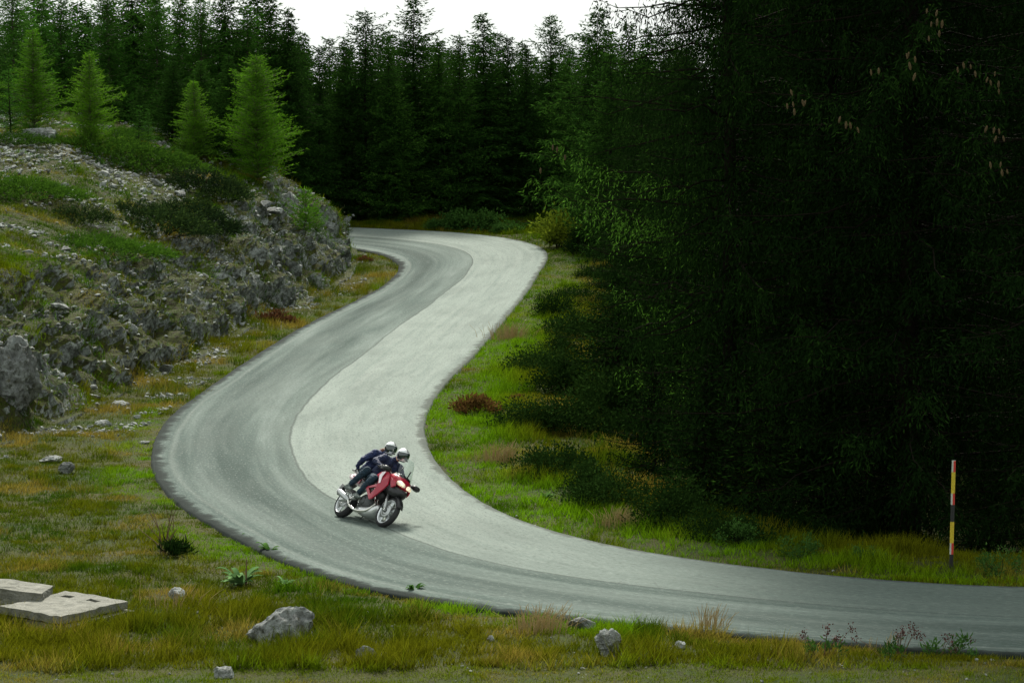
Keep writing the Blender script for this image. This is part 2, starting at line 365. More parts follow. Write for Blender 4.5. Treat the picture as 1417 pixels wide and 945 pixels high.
# ---- rocky hillside with the cut face
def hill_mat():
    m, n, b, o = newmat('hillside'); g = n.nodes.new('ShaderNodeNewGeometry'); co = g.outputs['Position']
    f = noise(n, co, 1.7, 8, 0.68, 0.6)
    rock = ramp(n, f, [(0.30, (0.018, 0.020, 0.016)), (0.42, (0.09, 0.10, 0.088)), (0.54, (0.24, 0.262, 0.238)), (0.70, (0.46, 0.48, 0.45))])
    f2 = noise(n, co, 8, 6, 0.7); rock = mixc(n, ramp(n, f2, [(0.48, (0, 0, 0)), (0.6, (.8, .8, .8))]), rock, (0.035, 0.035, 0.025))
    soil = ramp(n, noise(n, co, 0.7, 5, 0.6), [(0.3, (0.024, 0.042, 0.004)), (0.5, (0.042, 0.056, 0.006)), (0.68, (0.058, 0.062, 0.010))])
    soil = mixc(n, ramp(n, f2, [(0.45, (0, 0, 0)), (0.6, (.85, .85, .85))]), soil, (0.028, 0.022, 0.014))
    sz = n.nodes.new('ShaderNodeSeparateXYZ'); n.links.new(g.outputs['Normal'], sz.inputs[0])
    k = math_(n, 'ADD', sz.outputs[2], math_(n, 'MULTIPLY', math_(n, 'SUBTRACT', noise(n, co, 0.7, 7, 0.68), 0.5), 1.9))
    sy = n.nodes.new('ShaderNodeSeparateXYZ'); n.links.new(co, sy.inputs[0])
    mr = n.nodes.new('ShaderNodeMapRange'); mr.inputs[1].default_value = 88; mr.inputs[2].default_value = 112; mr.inputs[3].default_value = 0.20; mr.inputs[4].default_value = -0.06; n.links.new(sy.outputs[1], mr.inputs[0])
    k = math_(n, 'ADD', k, mr.outputs[0])      # the near half of the cut is earthier, the far nose bare rock
    c = mixc(n, ramp(n, k, [(0.56, (0, 0, 0)), (0.72, (1, 1, 1))]), rock, soil)
    n.links.new(c, b.inputs['Base Color']); b.inputs['Roughness'].default_value = 0.95; b.inputs['Specular IOR Level'].default_value = 0.15
    bump(n, b, math_(n, 'ADD', math_(n, 'MULTIPLY', f, 1.5), f2), 1.0, 0.12); return m
dl = np.concatenate([np.arange(-0.5, 4.2, 0.088), np.arange(4.2, 9, 0.22), np.arange(9, 20, 0.45), np.arange(20, 60, 2.5)])
yl = np.concatenate([np.arange(50, 72, 0.6), np.arange(72, 143.2, 0.17)])
D, Yg = np.meshgrid(dl, yl); Xg = toe_x(Yg) - D
hz, de = hill(Xg, Yg)
Pg = np.stack([Xg.ravel(), Yg.ravel(), (zb(Yg) + hz).ravel()], 1)
face = (sstep(-0.1, 0.5, de) * (1 - sstep(2.8, 5.0, de))).ravel() * sstep(0, 1, h_cut(Yg)).ravel() * sstep(74, 80, Yg).ravel()
rid = 1 - np.abs(2 * fbm(Pg / np.array([0.9, 0.9, 1.3]), 4, 31) - 1); rid2 = 1 - np.abs(2 * fbm(Pg / 0.33, 3, 32) - 1)
blk = np.floor(fbm(Pg / np.array([0.55, 0.7, 0.45]), 2, 33) * 7) / 7
bed = fbm((Pg @ np.array([[1, 0, .35], [0, 1, .2], [-.3, -.15, 1]])) / np.array([2.4, 2.6, .45]), 2, 36); big_ = fbm(Pg / 2.6, 2, 37)
fx = face * (0.85 * (rid - 0.72) + 0.28 * (rid2 - 0.7) + 0.8 * (blk - 0.42) + 0.9 * (bed - .5) + 1.3 * (big_ - .5)) * (0.7 + 0.6 * fbm(Pg / 4.0, 2, 35))
rest = sstep(2.5, 5, de).ravel() * (0.22 * (rid - 0.7) + 0.12 * (rid2 - 0.7))
HV = Pg.copy(); HV[:, 0] += fx * 0.85; HV[:, 2] += fx * 0.45 + rest
nc, nr = len(dl), len(yl); ii, jj = np.meshgrid(np.arange(nc - 1), np.arange(nr - 1)); a = (jj * nc + ii).ravel()
HF = np.stack([a, a + nc, a + nc + 1, a + 1], 1)
M_HILL = hill_mat()
hill_me = mesh_np('hillside', HV, HF, [M_HILL], False)
tag(link('hillside', hill_me), kind='structure')
HN = np.zeros_like(HV); fn = np.cross(HV[HF[:, 2]] - HV[HF[:, 0]], HV[HF[:, 3]] - HV[HF[:, 1]])
for c_ in range(4): np.add.at(HN, HF[:, c_], fn)
HN = unit(HN); HN[HN[:, 2] < 0] *= -1 if (HN[:, 2] < 0).mean() > 0.5 else 1
HPX, HPY, HDEP = proj(HV)
HDE = de.ravel(); HY = Yg.ravel()
def on_hill(px, py):
    k = np.where((np.abs(HPX - px) < 7) & (np.abs(HPY - py) < 7) & (HDE > 0))[0]
    if len(k) == 0: return on_land(px, py)
    k = k[np.argsort(HDEP[k])]; k = k[HDEP[k] < HDEP[k[0]] + 1.5]
    i = k[np.argmin((HPX[k] - px) ** 2 + (HPY[k] - py) ** 2)]; return Vector(HV[i])

# ================================================================== VEGETATION
def diamonds(B, D, L, W, r, tint, fold=0.0):
    """one kite-shaped leaf / needle spray per row: base, direction, length, width"""
    n = len(B); rv = r.normal(size=(n, 3)); P = unit(np.cross(D, rv)); L = np.asarray(L).reshape(-1, 1); W = np.asarray(W).reshape(-1, 1)
    m = B + D * L * 0.45; V = np.stack([B, m + P * W / 2, B + D * L, m - P * W / 2], 1).reshape(-1, 3)
    return V, np.arange(4 * n).reshape(n, 4), np.repeat(tint, 4)
def tube_np(P, rad, k=5):
    P = np.asarray(P, float); T = unit(np.gradient(P, axis=0)); up = np.array([0.12, 0.07, 1.0]) if abs(T[0, 2]) < 0.8 else np.array([1.0, 0.1, 0])
    A = unit(np.cross(T, up)); Bv = np.cross(T, A); an = np.linspace(0, 2 * np.pi, k, endpoint=False); rad = np.asarray(rad).reshape(-1, 1, 1)
    V = P[:, None] + rad * (A[:, None] * np.cos(an)[None, :, None] + Bv[:, None] * np.sin(an)[None, :, None]); n = len(P)
    i, j = np.meshgrid(np.arange(k), np.arange(n - 1)); a = (j * k + i).ravel(); b = (j * k + (i + 1) % k).ravel()
    return V.reshape(-1, 3), np.stack([a, b, b + k, a + k], 1)
def cat_mesh(parts):
    Vs, Fs, o = [], [], 0
    for V, F in parts: Vs.append(V); Fs.append(F + o); o += len(V)
    return np.vstack(Vs), np.vstack(Fs)
Z = np.array([0, 0, 1.0])
def conifer(name, seed, H, Rm, mat, base_h=0.4, whorl=0.4, per=6, rise=0.15, sag=0.45, tip=0.35, node=0.16, side=0.6, droop=0.35, sub=0.09, slen=0.15, sw=0.035,
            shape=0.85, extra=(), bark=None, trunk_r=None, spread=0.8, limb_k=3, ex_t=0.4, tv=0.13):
    r = np.random.default_rng(seed); limbs = []; B_, D_, L_, W_, T_ = [], [], [], [], []
    tr = trunk_r or H * 0.011
    lean = r.normal(size=2) * 0.012
    def trunk_p(h): return np.array([lean[0] * h + 0.03 * math.sin(h * 1.1 + seed), lean[1] * h + 0.03 * math.cos(h * 0.9), h])
    hh = np.linspace(-0.4, H, 14); limbs.append(tube_np(np.array([trunk_p(h) for h in hh]), tr * np.clip(1.05 - hh / H, 0.03, 1.2), 7))
    specs = []; h = base_h; ph = r.uniform(0, 6.28, 4)
    def lobe(az, h): return 0.98 + 0.20 * math.sin(2 * az + ph[0] + 0.9 * h) + 0.16 * math.sin(3 * az + ph[1] - 1.7 * h) + 0.12 * math.sin(2.6 * h + ph[2])
    while h < H * 0.985:
        f = (h - base_h) / (H - base_h); Lb = Rm * (1 - f) ** shape * (0.55 + 0.45 * min(1, f * 6 + 0.25))
        a0 = r.uniform(0, 6.28); m = max(3, int(round(per * (1 if f < 0.8 else 0.7))))
        for k in range(m):
            specs.append((trunk_p(h + r.normal() * whorl * 0.2), a0 + 6.283 * k / m + r.normal() * 0.22, max(0.12, Lb * r.uniform(0.5, 1.2) * lobe(a0 + 6.283 * k / m, h)), rise + r.normal() * 0.08 + 0.5 * max(0, f - 0.6), f))
        h += whorl * (1 - 0.45 * f) * r.uniform(0.8, 1.2)
    lines = [(b, az, L, rs, f, None) for b, az, L, rs, f in specs]
    for b, tp, bow in extra:
        b = np.array(b, float); tp = np.array(tp, float); lines.append((b, 0, np.linalg.norm(tp - b), 0, 0.3, (tp, bow)))
    for b, az, L, rs, f, ex in lines:
        K = max(3, int(L / node)); t = np.linspace(0.10 if L > 1 else 0.02, 1, K)[:, None]
        if ex is None:
            hd = np.array([math.cos(az), math.sin(az), 0]); P = b + hd * L * t + Z * L * (rs * t - sag * t ** 2 + tip * t ** 3)
        else:
            P = b + (ex[0] - b) * t + Z * L * ex[1] * (t ** 3 - t)
            hd = unit((ex[0] - b) * np.array([1, 1, 0]))
        P = P + r.normal(size=P.shape) * 0.015 * L; P[:, 1] += 0
        tan = unit(np.gradient(P, axis=0)); lat = np.array([-hd[1], hd[0], 0])
        kk = np.linspace(0, K - 1, min(K, 6)).astype(int)
        limbs.append(tube_np(np.vstack([b, P[kk]]), np.linspace(0.012 + 0.006 * L, 0.004, len(kk) + 1), limb_k))
        tt = np.repeat(t[:, 0], 2); sg = np.tile([1.0, -1.0], K)[:, None]; S = np.repeat(P, 2, 0); Tn = np.repeat(tan, 2, 0); n = len(S)
        sd = unit(Tn * 0.65 + lat * sg * spread + Z * (-droop) + r.normal(size=(n, 3)) * 0.22)
        sl = np.clip(side * min(1.0, 0.35 + L / 3.2) * (1.0 - 0.62 * tt) * r.uniform(0.55, 1.2, n), 0.05, None)
        m = np.maximum(1, (sl / sub).astype(int)); idx = np.repeat(np.arange(n), m); off = (np.arange(len(idx)) - np.repeat(np.cumsum(m) - m, m) + 0.4) / np.repeat(m, m)
        q = S[idx] + sd[idx] * (sl[idx] * off)[:, None] - Z * (droop * 0.5 * sl[idx] * off ** 2)[:, None]
        dd = unit(sd[idx] * 0.75 + r.normal(size=(len(idx), 3)) * 0.42 - Z * droop * 0.3)
        B_.append(q); D_.append(dd); L_.append(slen * r.uniform(0.7, 1.35, len(idx))); W_.append(sw * r.uniform(0.7, 1.3, len(idx)))
        T_.append(np.clip(0.36 + r.normal(size=len(idx)) * tv + tv * 1.6 * (off > 0.8) * (np.repeat(tt, m) > 0.45) + (ex_t if ex is not None else 0), 0, 1))  # paler tips: new growth and painted light; ex_t paints extra branches as lit
        # leading shoots on the branch itself
        B_.append(P); D_.append(unit(tan + r.normal(size=P.shape) * 0.25)); L_.append(np.full(K, slen * 1.3)); W_.append(np.full(K, sw * 1.2)); T_.append(np.clip(0.45 + r.normal(size=K) * 0.12, 0, 1))
    V, F, T = diamonds(np.vstack(B_), np.vstack(D_), np.concatenate(L_), np.concatenate(W_), r, np.concatenate(T_))
    crown = mesh_np(name + '_crown', V, F, [mat], False, {'tint': ('FLOAT', T)})
    Vt, Ft = cat_mesh(limbs); trunk = mesh_np(name + '_trunk', Vt, Ft, [bark or M_BARK], True)
    return crown, trunk, len(F)

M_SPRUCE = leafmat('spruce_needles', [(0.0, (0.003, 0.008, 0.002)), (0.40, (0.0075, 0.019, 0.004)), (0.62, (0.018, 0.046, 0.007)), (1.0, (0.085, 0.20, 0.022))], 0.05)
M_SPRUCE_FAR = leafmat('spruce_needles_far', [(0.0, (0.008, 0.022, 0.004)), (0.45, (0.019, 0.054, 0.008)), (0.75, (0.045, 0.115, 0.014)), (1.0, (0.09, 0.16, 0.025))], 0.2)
M_LARCH = leafmat('larch_needles', [(0.0, (0.03, 0.085, 0.005)), (0.45, (0.065, 0.17, 0.009)), (0.75, (0.11, 0.24, 0.013)), (1.0, (0.17, 0.30, 0.02))], 0.4)
M_LARCH_DK = leafmat('larch_needles_dark', [(0.0, (0.016, 0.055, 0.007)), (0.45, (0.036, 0.11, 0.012)), (0.75, (0.06, 0.16, 0.018)), (1.0, (0.09, 0.20, 0.025))], 0.35)
def put_tree(cr, tk, name, label, loc, scale=1.0, rz=0.0, group=None, cat='tree', sxy=None):
    t = thing(name, label, cat, loc, group); s = scale; t.scale = (sxy or s, sxy or s, s); t.rotation_euler = (0, 0, rz)
    link('trunk', tk, t); link('crown', cr, t); return t
NQ = {}
# --- far spruces: four forms, 10 m tall
FAR = []
for i, (Rm, shp, per, sag) in enumerate([(2.7, 0.66, 7, 0.5), (2.3, 0.6, 7, 0.35), (3.0, 0.8, 7, 0.6), (2.5, 0.55, 7, 0.45)]):
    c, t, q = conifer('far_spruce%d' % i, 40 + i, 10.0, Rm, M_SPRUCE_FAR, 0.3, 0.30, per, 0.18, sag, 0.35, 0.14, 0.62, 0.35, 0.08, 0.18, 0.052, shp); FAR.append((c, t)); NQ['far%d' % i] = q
FARL = []
for i, (Rm, shp) in enumerate([(2.5, 0.62), (2.2, 0.7)]):
    c, t, q = conifer('far_larch%d' % i, 60 + i, 10.0, Rm, M_LARCH_DK, 0.5, 0.26, 7, 0.35, 0.35, 0.30, 0.14, 0.55, 0.2, 0.085, 0.19, 0.05, shp, bark=M_BARK_GREY); FARL.append((c, t)); NQ['farl%d' % i] = q
far_n = 0
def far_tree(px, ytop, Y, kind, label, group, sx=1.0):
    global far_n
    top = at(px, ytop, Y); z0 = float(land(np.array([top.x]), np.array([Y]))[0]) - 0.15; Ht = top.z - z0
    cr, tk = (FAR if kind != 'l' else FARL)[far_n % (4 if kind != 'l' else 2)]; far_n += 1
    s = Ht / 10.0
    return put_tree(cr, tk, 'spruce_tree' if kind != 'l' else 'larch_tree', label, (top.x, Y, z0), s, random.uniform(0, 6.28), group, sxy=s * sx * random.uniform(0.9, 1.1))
G_FAR = 'dark spruces along the outside of the far bend'
for px, yt, Y, sx, lab in [
        (414, 42, 151, 1.0, 'feathery spruce left of the white sky gap above the rock nose'), (440, 62, 150, .9, 'short spruce rising just right of the rock nose'),
        (478, 48, 152, 1.0, 'dark spruce left of the pointed one with a bare spire'), (505, 10, 151, .95, 'pointed spruce with a bare spire left of the tallest far tree'), (540, 62, 150, .9, 'low dark spruce between the bare spire and the tallest far tree'),
        (576, -6, 153, 1.15, 'tallest dark spruce above the middle of the far bend'), (607, 50, 152, 1.0, 'dark spruce just right of the tallest far tree'), (636, 44, 151, .9, 'dark spruce second to the right of the tallest far tree'),
        (668, 16, 152, 1.0, 'dark pointed spruce above the leafy bush at the far bend'), (700, 48, 153, 1.0, 'dark spruce at the left end of the deepest sky dip'), (728, 60, 151, .9, 'low dark spruce at the bottom of the deepest sky dip'),
        (760, 16, 152, .9, 'slim spruce with a long thin spire right of the sky gap'), (788, 62, 150, 1.0, 'low dark spruce right of the slim long spired one')]:
    far_tree(px, yt, Y - (6.6 if px < 640 else 5.0), 's', lab, G_FAR, sx)
far_tree(545, 118, 143.2, 's', 'smaller olive spruce at the roadside below the tallest far tree', G_FAR, 1.25)
far_tree(668, 104, 145.6, 's', 'broad smaller spruce at the roadside behind the leafy bush', G_FAR, 1.45)
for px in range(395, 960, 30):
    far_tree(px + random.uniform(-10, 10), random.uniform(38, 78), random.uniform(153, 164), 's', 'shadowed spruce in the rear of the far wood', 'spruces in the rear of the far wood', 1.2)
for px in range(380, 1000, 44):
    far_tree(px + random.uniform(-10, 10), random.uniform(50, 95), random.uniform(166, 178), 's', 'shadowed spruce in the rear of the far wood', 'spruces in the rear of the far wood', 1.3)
# wood on top of the left hill
cnt = {}
G_LW = 'tall conifers of the wood above the left hillside'
k = 0
for px, yt, Y, kd in [(-25, -60, 128, 's'), (18, -45, 133, 'l'), (52, -70, 137, 'l'), (85, -15, 139, 'l'), (118, 14, 138, 's'), (150, -40, 136, 'l'), (185, -60, 139, 's'), (216, -30, 137, 'l'), (248, -45, 139, 'l'),
                      (280, -10, 138, 'l'), (312, -30, 139, 's'), (345, 6, 139, 'l'), (372, -12, 140, 's'), (396, 8, 140, 's')]:
    cnt[kd] = cnt.get(kd, 0) + 1; on_ = ['first', 'second', 'third', 'fourth', 'fifth', 'sixth', 'seventh', 'eighth', 'ninth'][cnt[kd] - 1]
    far_tree(px, yt, Y, kd, {'s': 'tall dark spruce, %s of its kind from the left in the hill wood', 'l': 'tall soft green larch, %s of its kind from the left in the hill wood'}[kd] % on_, G_LW, 1.0)
for px in range(-30, 410, 30):
    far_tree(px + random.uniform(-8, 8), random.uniform(-30, 40), random.uniform(145, 160), 's', 'shadowed spruce deep in the wood behind the left hill', 'spruces deep behind the left hill', 1.25)
for px in range(-20, 400, 42):
    far_tree(px + random.uniform(-8, 8), random.uniform(70, 120), random.uniform(128.5, 135), 's', 'short spruce filling the edge of the wood above the left hillside', 'short spruces at the edge of the left wood', 1.3)

# --- larches standing free on the left hill
LAR = []
for i, (Rm, shp, H) in enumerate([(1.75, 0.62, 5.3), (1.35, 0.7, 5.0), (1.5, 0.85, 4.5)]):
    c, t, q = conifer('larch%d' % i, 80 + i, H, Rm, M_LARCH, 0.12, 0.15, 8, 0.50, 0.22, 0.10, 0.085, 0.46, -0.05, 0.05, 0.12, 0.019, shp, bark=M_BARK_GREY, spread=0.75); LAR.append((c, t, H)); NQ['larch%d' % i] = q
YSP = conifer('young_spruce', 90, 3.2, 1.15, M_LARCH_DK, 0.1, 0.22, 6, 0.25, 0.2, 0.1, 0.10, 0.35, 0.1, 0.06, 0.11, 0.022, 0.8)
def hill_tree(px, pbase, ptop, Y, var, label, sx=1.0, name='larch_tree'):
    top = at(px, ptop, Y); z0 = float(land(np.array([top.x]), np.array([Y]))[0]) - 0.1; cr, tk, H = LAR[var] if var < 3 else (YSP[0], YSP[1], 3.2); s = (top.z - z0) / H
    return put_tree(cr, tk, name, label, (top.x, Y, z0), s, random.uniform(0, 6), 'young conifers standing free on the left hill', sxy=s * sx)
hill_tree(355, 265, 76, 126, 0, 'largest bright green larch near the rock nose on the left hill', 1.2)
hill_tree(268, 240, 113, 127, 1, 'bright green larch just left of the largest larch', 1.3)
hill_tree(122, 170, 72, 121, 2, 'small wispy larch left of centre on the hill crest', 1.25)
hill_tree(46, 160, 42, 121, 1, 'yellow green larch at the left edge on the hill crest', 1.3)
hill_tree(192, 205, 145, 124, 3, 'young thin spruce on the hill crest left of the bright larches', 1.0, 'spruce_tree')
hill_tree(205, 208, 150, 125.5, 3, 'second thin spruce close behind the young hill crest spruce', .9, 'spruce_tree')
hill_tree(12, 165, 95, 119, 3, 'dark young spruce cut off by the left picture edge on the crest', 1.25, 'spruce_tree')

# --- the big spruces on the right
def loc_tree(px, Y, drop=0.2):
    X = (px - 708.5) / FPX * Y; return np.array([X, Y, float(land(np.array([X]), np.array([Y]))[0]) - drop])
G_BIG = 'big dark spruces of the wood right of the road'
def big(px, Y, H, Rm, seed, label, extra=(), **kw):
    p = loc_tree(px, Y); ex = [(np.array(b) - p, np.array(t) - p, bw) for b, t, bw in extra]
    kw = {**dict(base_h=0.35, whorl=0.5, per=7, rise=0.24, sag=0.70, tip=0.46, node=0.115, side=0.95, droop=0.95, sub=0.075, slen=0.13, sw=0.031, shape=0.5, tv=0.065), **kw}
    c, t, q = conifer('spruce%d' % seed, seed, H, Rm, M_SPRUCE, extra=ex, **kw); NQ['big%d' % seed] = q
    o = put_tree(c, t, 'spruce_tree', label, tuple(p), 1, 0, G_BIG); return o, c, t, p
def P3(px, py, Y): return np.array(at(px, py, Y))
# cone-laden branch tips of the nearest big spruce (pixel of each cluster, depth)
CL_T = [(1290, 10, 60.6), (1258, 70, 60.2), (1208, 88, 60.4), (1092, 118, 61.0), (1172, 160, 60.6), (1338, 84, 60.3), (1374, 100, 60.2), (1380, 170, 60.0), (1385, 220, 60.0), (1130, 470, 61.2), (1290, 540, 60.4), (1160, 600, 60.6)]
exB = []
pB = loc_tree(1262, 64.5)
for px, py, Y in CL_T:
    tp = P3(px, py - 4, Y); b = np.array([pB[0], pB[1], tp[2] - 0.15 + 0.3 * abs(tp[0] - pB[0]) * 0.3]); exB.append((b, tp, 0.22))
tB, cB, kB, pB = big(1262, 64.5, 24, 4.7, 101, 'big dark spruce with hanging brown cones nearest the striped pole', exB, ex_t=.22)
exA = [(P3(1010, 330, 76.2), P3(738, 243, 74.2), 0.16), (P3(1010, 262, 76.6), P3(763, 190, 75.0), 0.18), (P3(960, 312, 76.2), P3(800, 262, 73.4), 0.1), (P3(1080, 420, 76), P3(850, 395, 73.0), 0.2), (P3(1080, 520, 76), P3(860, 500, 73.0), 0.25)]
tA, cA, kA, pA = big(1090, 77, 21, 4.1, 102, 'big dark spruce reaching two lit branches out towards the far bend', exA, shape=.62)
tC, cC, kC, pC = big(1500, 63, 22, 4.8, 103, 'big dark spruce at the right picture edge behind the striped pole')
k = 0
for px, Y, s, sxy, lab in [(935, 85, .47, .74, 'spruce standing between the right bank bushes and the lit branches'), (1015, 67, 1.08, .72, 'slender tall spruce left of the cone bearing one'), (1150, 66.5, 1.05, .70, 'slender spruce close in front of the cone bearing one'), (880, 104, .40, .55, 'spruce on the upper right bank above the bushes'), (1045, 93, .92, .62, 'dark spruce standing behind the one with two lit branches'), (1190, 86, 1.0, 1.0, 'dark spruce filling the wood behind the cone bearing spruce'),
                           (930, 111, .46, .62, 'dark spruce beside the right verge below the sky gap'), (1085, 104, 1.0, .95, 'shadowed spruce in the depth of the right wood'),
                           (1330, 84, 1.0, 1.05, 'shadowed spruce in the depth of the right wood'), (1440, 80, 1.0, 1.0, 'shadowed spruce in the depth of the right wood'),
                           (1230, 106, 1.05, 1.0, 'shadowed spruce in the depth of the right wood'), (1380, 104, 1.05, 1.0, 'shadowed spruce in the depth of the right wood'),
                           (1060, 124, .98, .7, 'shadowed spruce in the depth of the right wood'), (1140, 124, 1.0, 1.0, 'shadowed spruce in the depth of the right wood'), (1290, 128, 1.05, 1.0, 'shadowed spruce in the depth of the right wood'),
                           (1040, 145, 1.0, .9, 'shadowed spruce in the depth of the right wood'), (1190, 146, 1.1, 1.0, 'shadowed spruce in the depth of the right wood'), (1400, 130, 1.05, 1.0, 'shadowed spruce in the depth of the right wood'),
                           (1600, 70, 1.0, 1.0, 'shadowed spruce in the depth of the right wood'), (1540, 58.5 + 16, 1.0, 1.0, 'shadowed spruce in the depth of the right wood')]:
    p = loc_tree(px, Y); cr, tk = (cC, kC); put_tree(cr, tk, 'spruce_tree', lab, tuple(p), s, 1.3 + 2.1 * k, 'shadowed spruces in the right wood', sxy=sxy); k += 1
far_tree(822, 6, 136, 's', 'tall full spruce at the left edge of the right wood', 'edge trees of the right wood', 1.15)
far_tree(866, 28, 137, 's', 'slim spruce just right of the tall full edge spruce', 'edge trees of the right wood', 1.0)
far_tree(893, 34, 140, 's', 'dark spruce with cones against the sky at the edge of the right wood', 'edge trees of the right wood', 1.0)
far_tree(918, 30, 143, 's', 'dark spruce directly under the small sky gap of the right wood', 'edge trees of the right wood', 1.0)
far_tree(950, 60, 146, 's', 'low spruce behind the small sky gap of the right wood', 'edge trees of the right wood', 1.2)
far_tree(845, 70, 130, 's', 'half grown spruce in front of the tall full edge spruce', 'edge trees of the right wood', 1.2)

# cones: parts of the nearest big spruce, and of the lit branches
def cone_mesh():
    V, F, o = [], [], 0
    for k in range(9):
        f = k / 8; r_ = 0.021 * math.sin(0.35 + 2.5 * f) + 0.003; z = -f * 0.135; an = np.linspace(0, 6.283, 6, endpoint=False) + k * 0.5
        V.append(np.stack([np.cos(an) * r_ * 1.25, np.sin(an) * r_ * 1.25, np.full(6, z - 0.012)], 1)); V.append(np.stack([np.cos(an) * r_ * 0.8, np.sin(an) * r_ * 0.8, np.full(6, z)], 1))
    V = np.vstack(V); q = []
    for s in range(len(V) // 6 - 1):
        for j in range(6): q.append((s * 6 + j, s * 6 + (j + 1) % 6, (s + 1) * 6 + (j + 1) % 6, (s + 1) * 6 + j))
    return mesh_np('cone', V, np.array(q), [plain('cone_scales', (0.07, 0.047, 0.014), 0.9, var=0.3, scale=60)], False)
CONE = cone_mesh()
for px, py in [(1283, 12), (1297, 14), (1289, 30), (1297, 26), (1304, 28), (1300, 42), (1285, 50), (1254, 74), (1258, 72), (1266, 78), (1258, 86), (1267, 101), (1205, 96), (1216, 94), (1094, 124), (1097, 141), (1099, 150), (1089, 143), (1110, 138), (1115, 139),
               (1163, 161), (1171, 168), (1176, 169), (1186, 176), (1333, 86), (1343, 89), (1349, 98), (1325, 93), (1367, 107), (1370, 111), (1382, 112), (1382, 123), (1377, 99), (1366, 174), (1376, 176), (1382, 178), (1379, 188), (1388, 188), (1370, 224), (1385, 224), (1386, 234), (1393, 234)]:
    j = min(range(len(CL_T)), key=lambda i: (CL_T[i][0] - px) ** 2 + (CL_T[i][1] - py) ** 2); q = P3(px, py, CL_T[j][2] - 0.12) - pB
    o = link('cone', CONE, tB); o.location = q; o.rotation_euler = (random.uniform(-.3, .3), random.uniform(-.3, .3), random.uniform(0, 6)); s = random.uniform(0.7, 1.1); o.scale = (s, s, s)
for px, py in [(771, 203), (765, 200), (748, 232), (782, 214)]:
    q = P3(px, py, 74.7) - pA; o = link('cone', CONE, tA); o.location = q

# --- shrubs
def leaf_shrub(name, seed, rad, n, leaf, lw, mat, stems=9, flat_=0.5, up=0.3):
    r = np.random.default_rng(seed); rad = np.array(rad); k = max(6, n // 90)
    cen = unit(r.normal(size=(k, 3))) * r.uniform(0.25, 0.95, (k, 1)) ** 0.6; cen[:, 2] = np.abs(cen[:, 2]) * 0.95 + 0.05
    ci = r.integers(0, k, n); P = cen[ci] + r.normal(size=(n, 3)) * 0.17; P[:, 2] = np.abs(P[:, 2]) + 0.02
    P = P * rad; D = unit(unit(P / rad ** 2) * 0.7 + r.normal(size=(n, 3)) * 0.7 + Z * up)
    V, F, T = diamonds(P, D, leaf * r.uniform(0.6, 1.3, n), lw * r.uniform(0.6, 1.3, n), r, np.clip(0.4 + 0.14 * r.normal(size=n) + 0.25 * (r.random(k)[ci] - 0.5), 0, 1))
    cr = mesh_np(name, V, F, [mat], False, {'tint': ('FLOAT', T)}); st = []
    for c in cen[:stems]:
        e = c * rad; b = np.array([e[0] * 0.15, e[1] * 0.15, -0.15]); m = (b + e) / 2 + np.array([0, 0, 0.1]) * rad[2]; st.append(tube_np(np.array([b, m, e]), [0.02, 0.014, 0.005], 4))
    return cr, mesh_np(name + '_stems', *cat_mesh(st), [M_BARK], True)
def needle_mat_shrub(name, seed, rx, ry, rz, n, mat, ln=0.34, dirx=(0.5, -0.5), sw=0.03):
    """low juniper / dwarf pine: overlapping sprays lifting at their tips"""
    r = np.random.default_rng(seed); a = r.uniform(0, 6.28, n); q = np.sqrt(r.random(n)); P = np.stack([np.cos(a) * q * rx, np.sin(a) * q * ry, rz * (1 - q ** 2) * r.uniform(0.35, 1.0, n)], 1)
    D = unit(np.stack([np.cos(a) * 0.8 + dirx[0], np.sin(a) * 0.8 + dirx[1], r.uniform(0.15, 0.9, n)], 1) + r.normal(size=(n, 3)) * 0.2)
    m = 9; idx = np.repeat(np.arange(n), m); o = np.tile((np.arange(m) + 0.3) / m, n)
    B = P[idx] + D[idx] * (o * ln)[:, None]; d = unit(D[idx] * 0.8 + r.normal(size=(len(idx), 3)) * 0.5)
    tn = np.clip(0.32 + 0.1 * r.normal(size=len(idx)) + 0.12 * (r.random(n)[idx] - 0.5) + 0.22 * (o > 0.75), 0, 1)
    V, F, T = diamonds(B, d, 0.13 * r.uniform(0.7, 1.3, len(idx)), np.full(len(idx), sw), r, tn)
    cr = mesh_np(name, V, F, [mat], False, {'tint': ('FLOAT', T)})
    st = [tube_np(np.array([[0, 0, -0.1], P[i] * 0.6, P[i]]), [0.02, 0.014, 0.008], 4) for i in range(0, n, max(1, n // 14))]
    return cr, mesh_np(name + '_stems', *cat_mesh(st), [M_BARK], True)
def put_shrub(me, name, label, loc, s=1.0, rz=0.0, group=None, sz=None, cat='shrub'):
    t = thing(name, label, cat, loc, group); t.scale = (s, s, sz or s); t.rotation_euler = (0, 0, rz); link('foliage', me[0], t); link('stem', me[1], t); return t
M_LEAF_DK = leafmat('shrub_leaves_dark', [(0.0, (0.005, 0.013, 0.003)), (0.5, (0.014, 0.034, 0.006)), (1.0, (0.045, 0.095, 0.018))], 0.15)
M_LEAF_MID = leafmat('shrub_leaves_mid', [(0.0, (0.02, 0.05, 0.01)), (0.5, (0.045, 0.11, 0.02)), (1.0, (0.10, 0.19, 0.05))], 0.3)
M_LEAF_YEL = leafmat('shrub_leaves_yellow', [(0.0, (0.06, 0.09, 0.008)), (0.5, (0.16, 0.21, 0.015)), (1.0, (0.28, 0.30, 0.03))], 0.35)
M_LEAF_RUST = leafmat('fern_rust', [(0.0, (0.05, 0.028, 0.010)), (0.5, (0.11, 0.062, 0.018)), (1.0, (0.19, 0.12, 0.04))], 0.25)
M_LEAF_RED = leafmat('fern_red', [(0.0, (0.05, 0.024, 0.011)), (0.5, (0.10, 0.045, 0.02)), (1.0, (0.16, 0.09, 0.035))], 0.25)
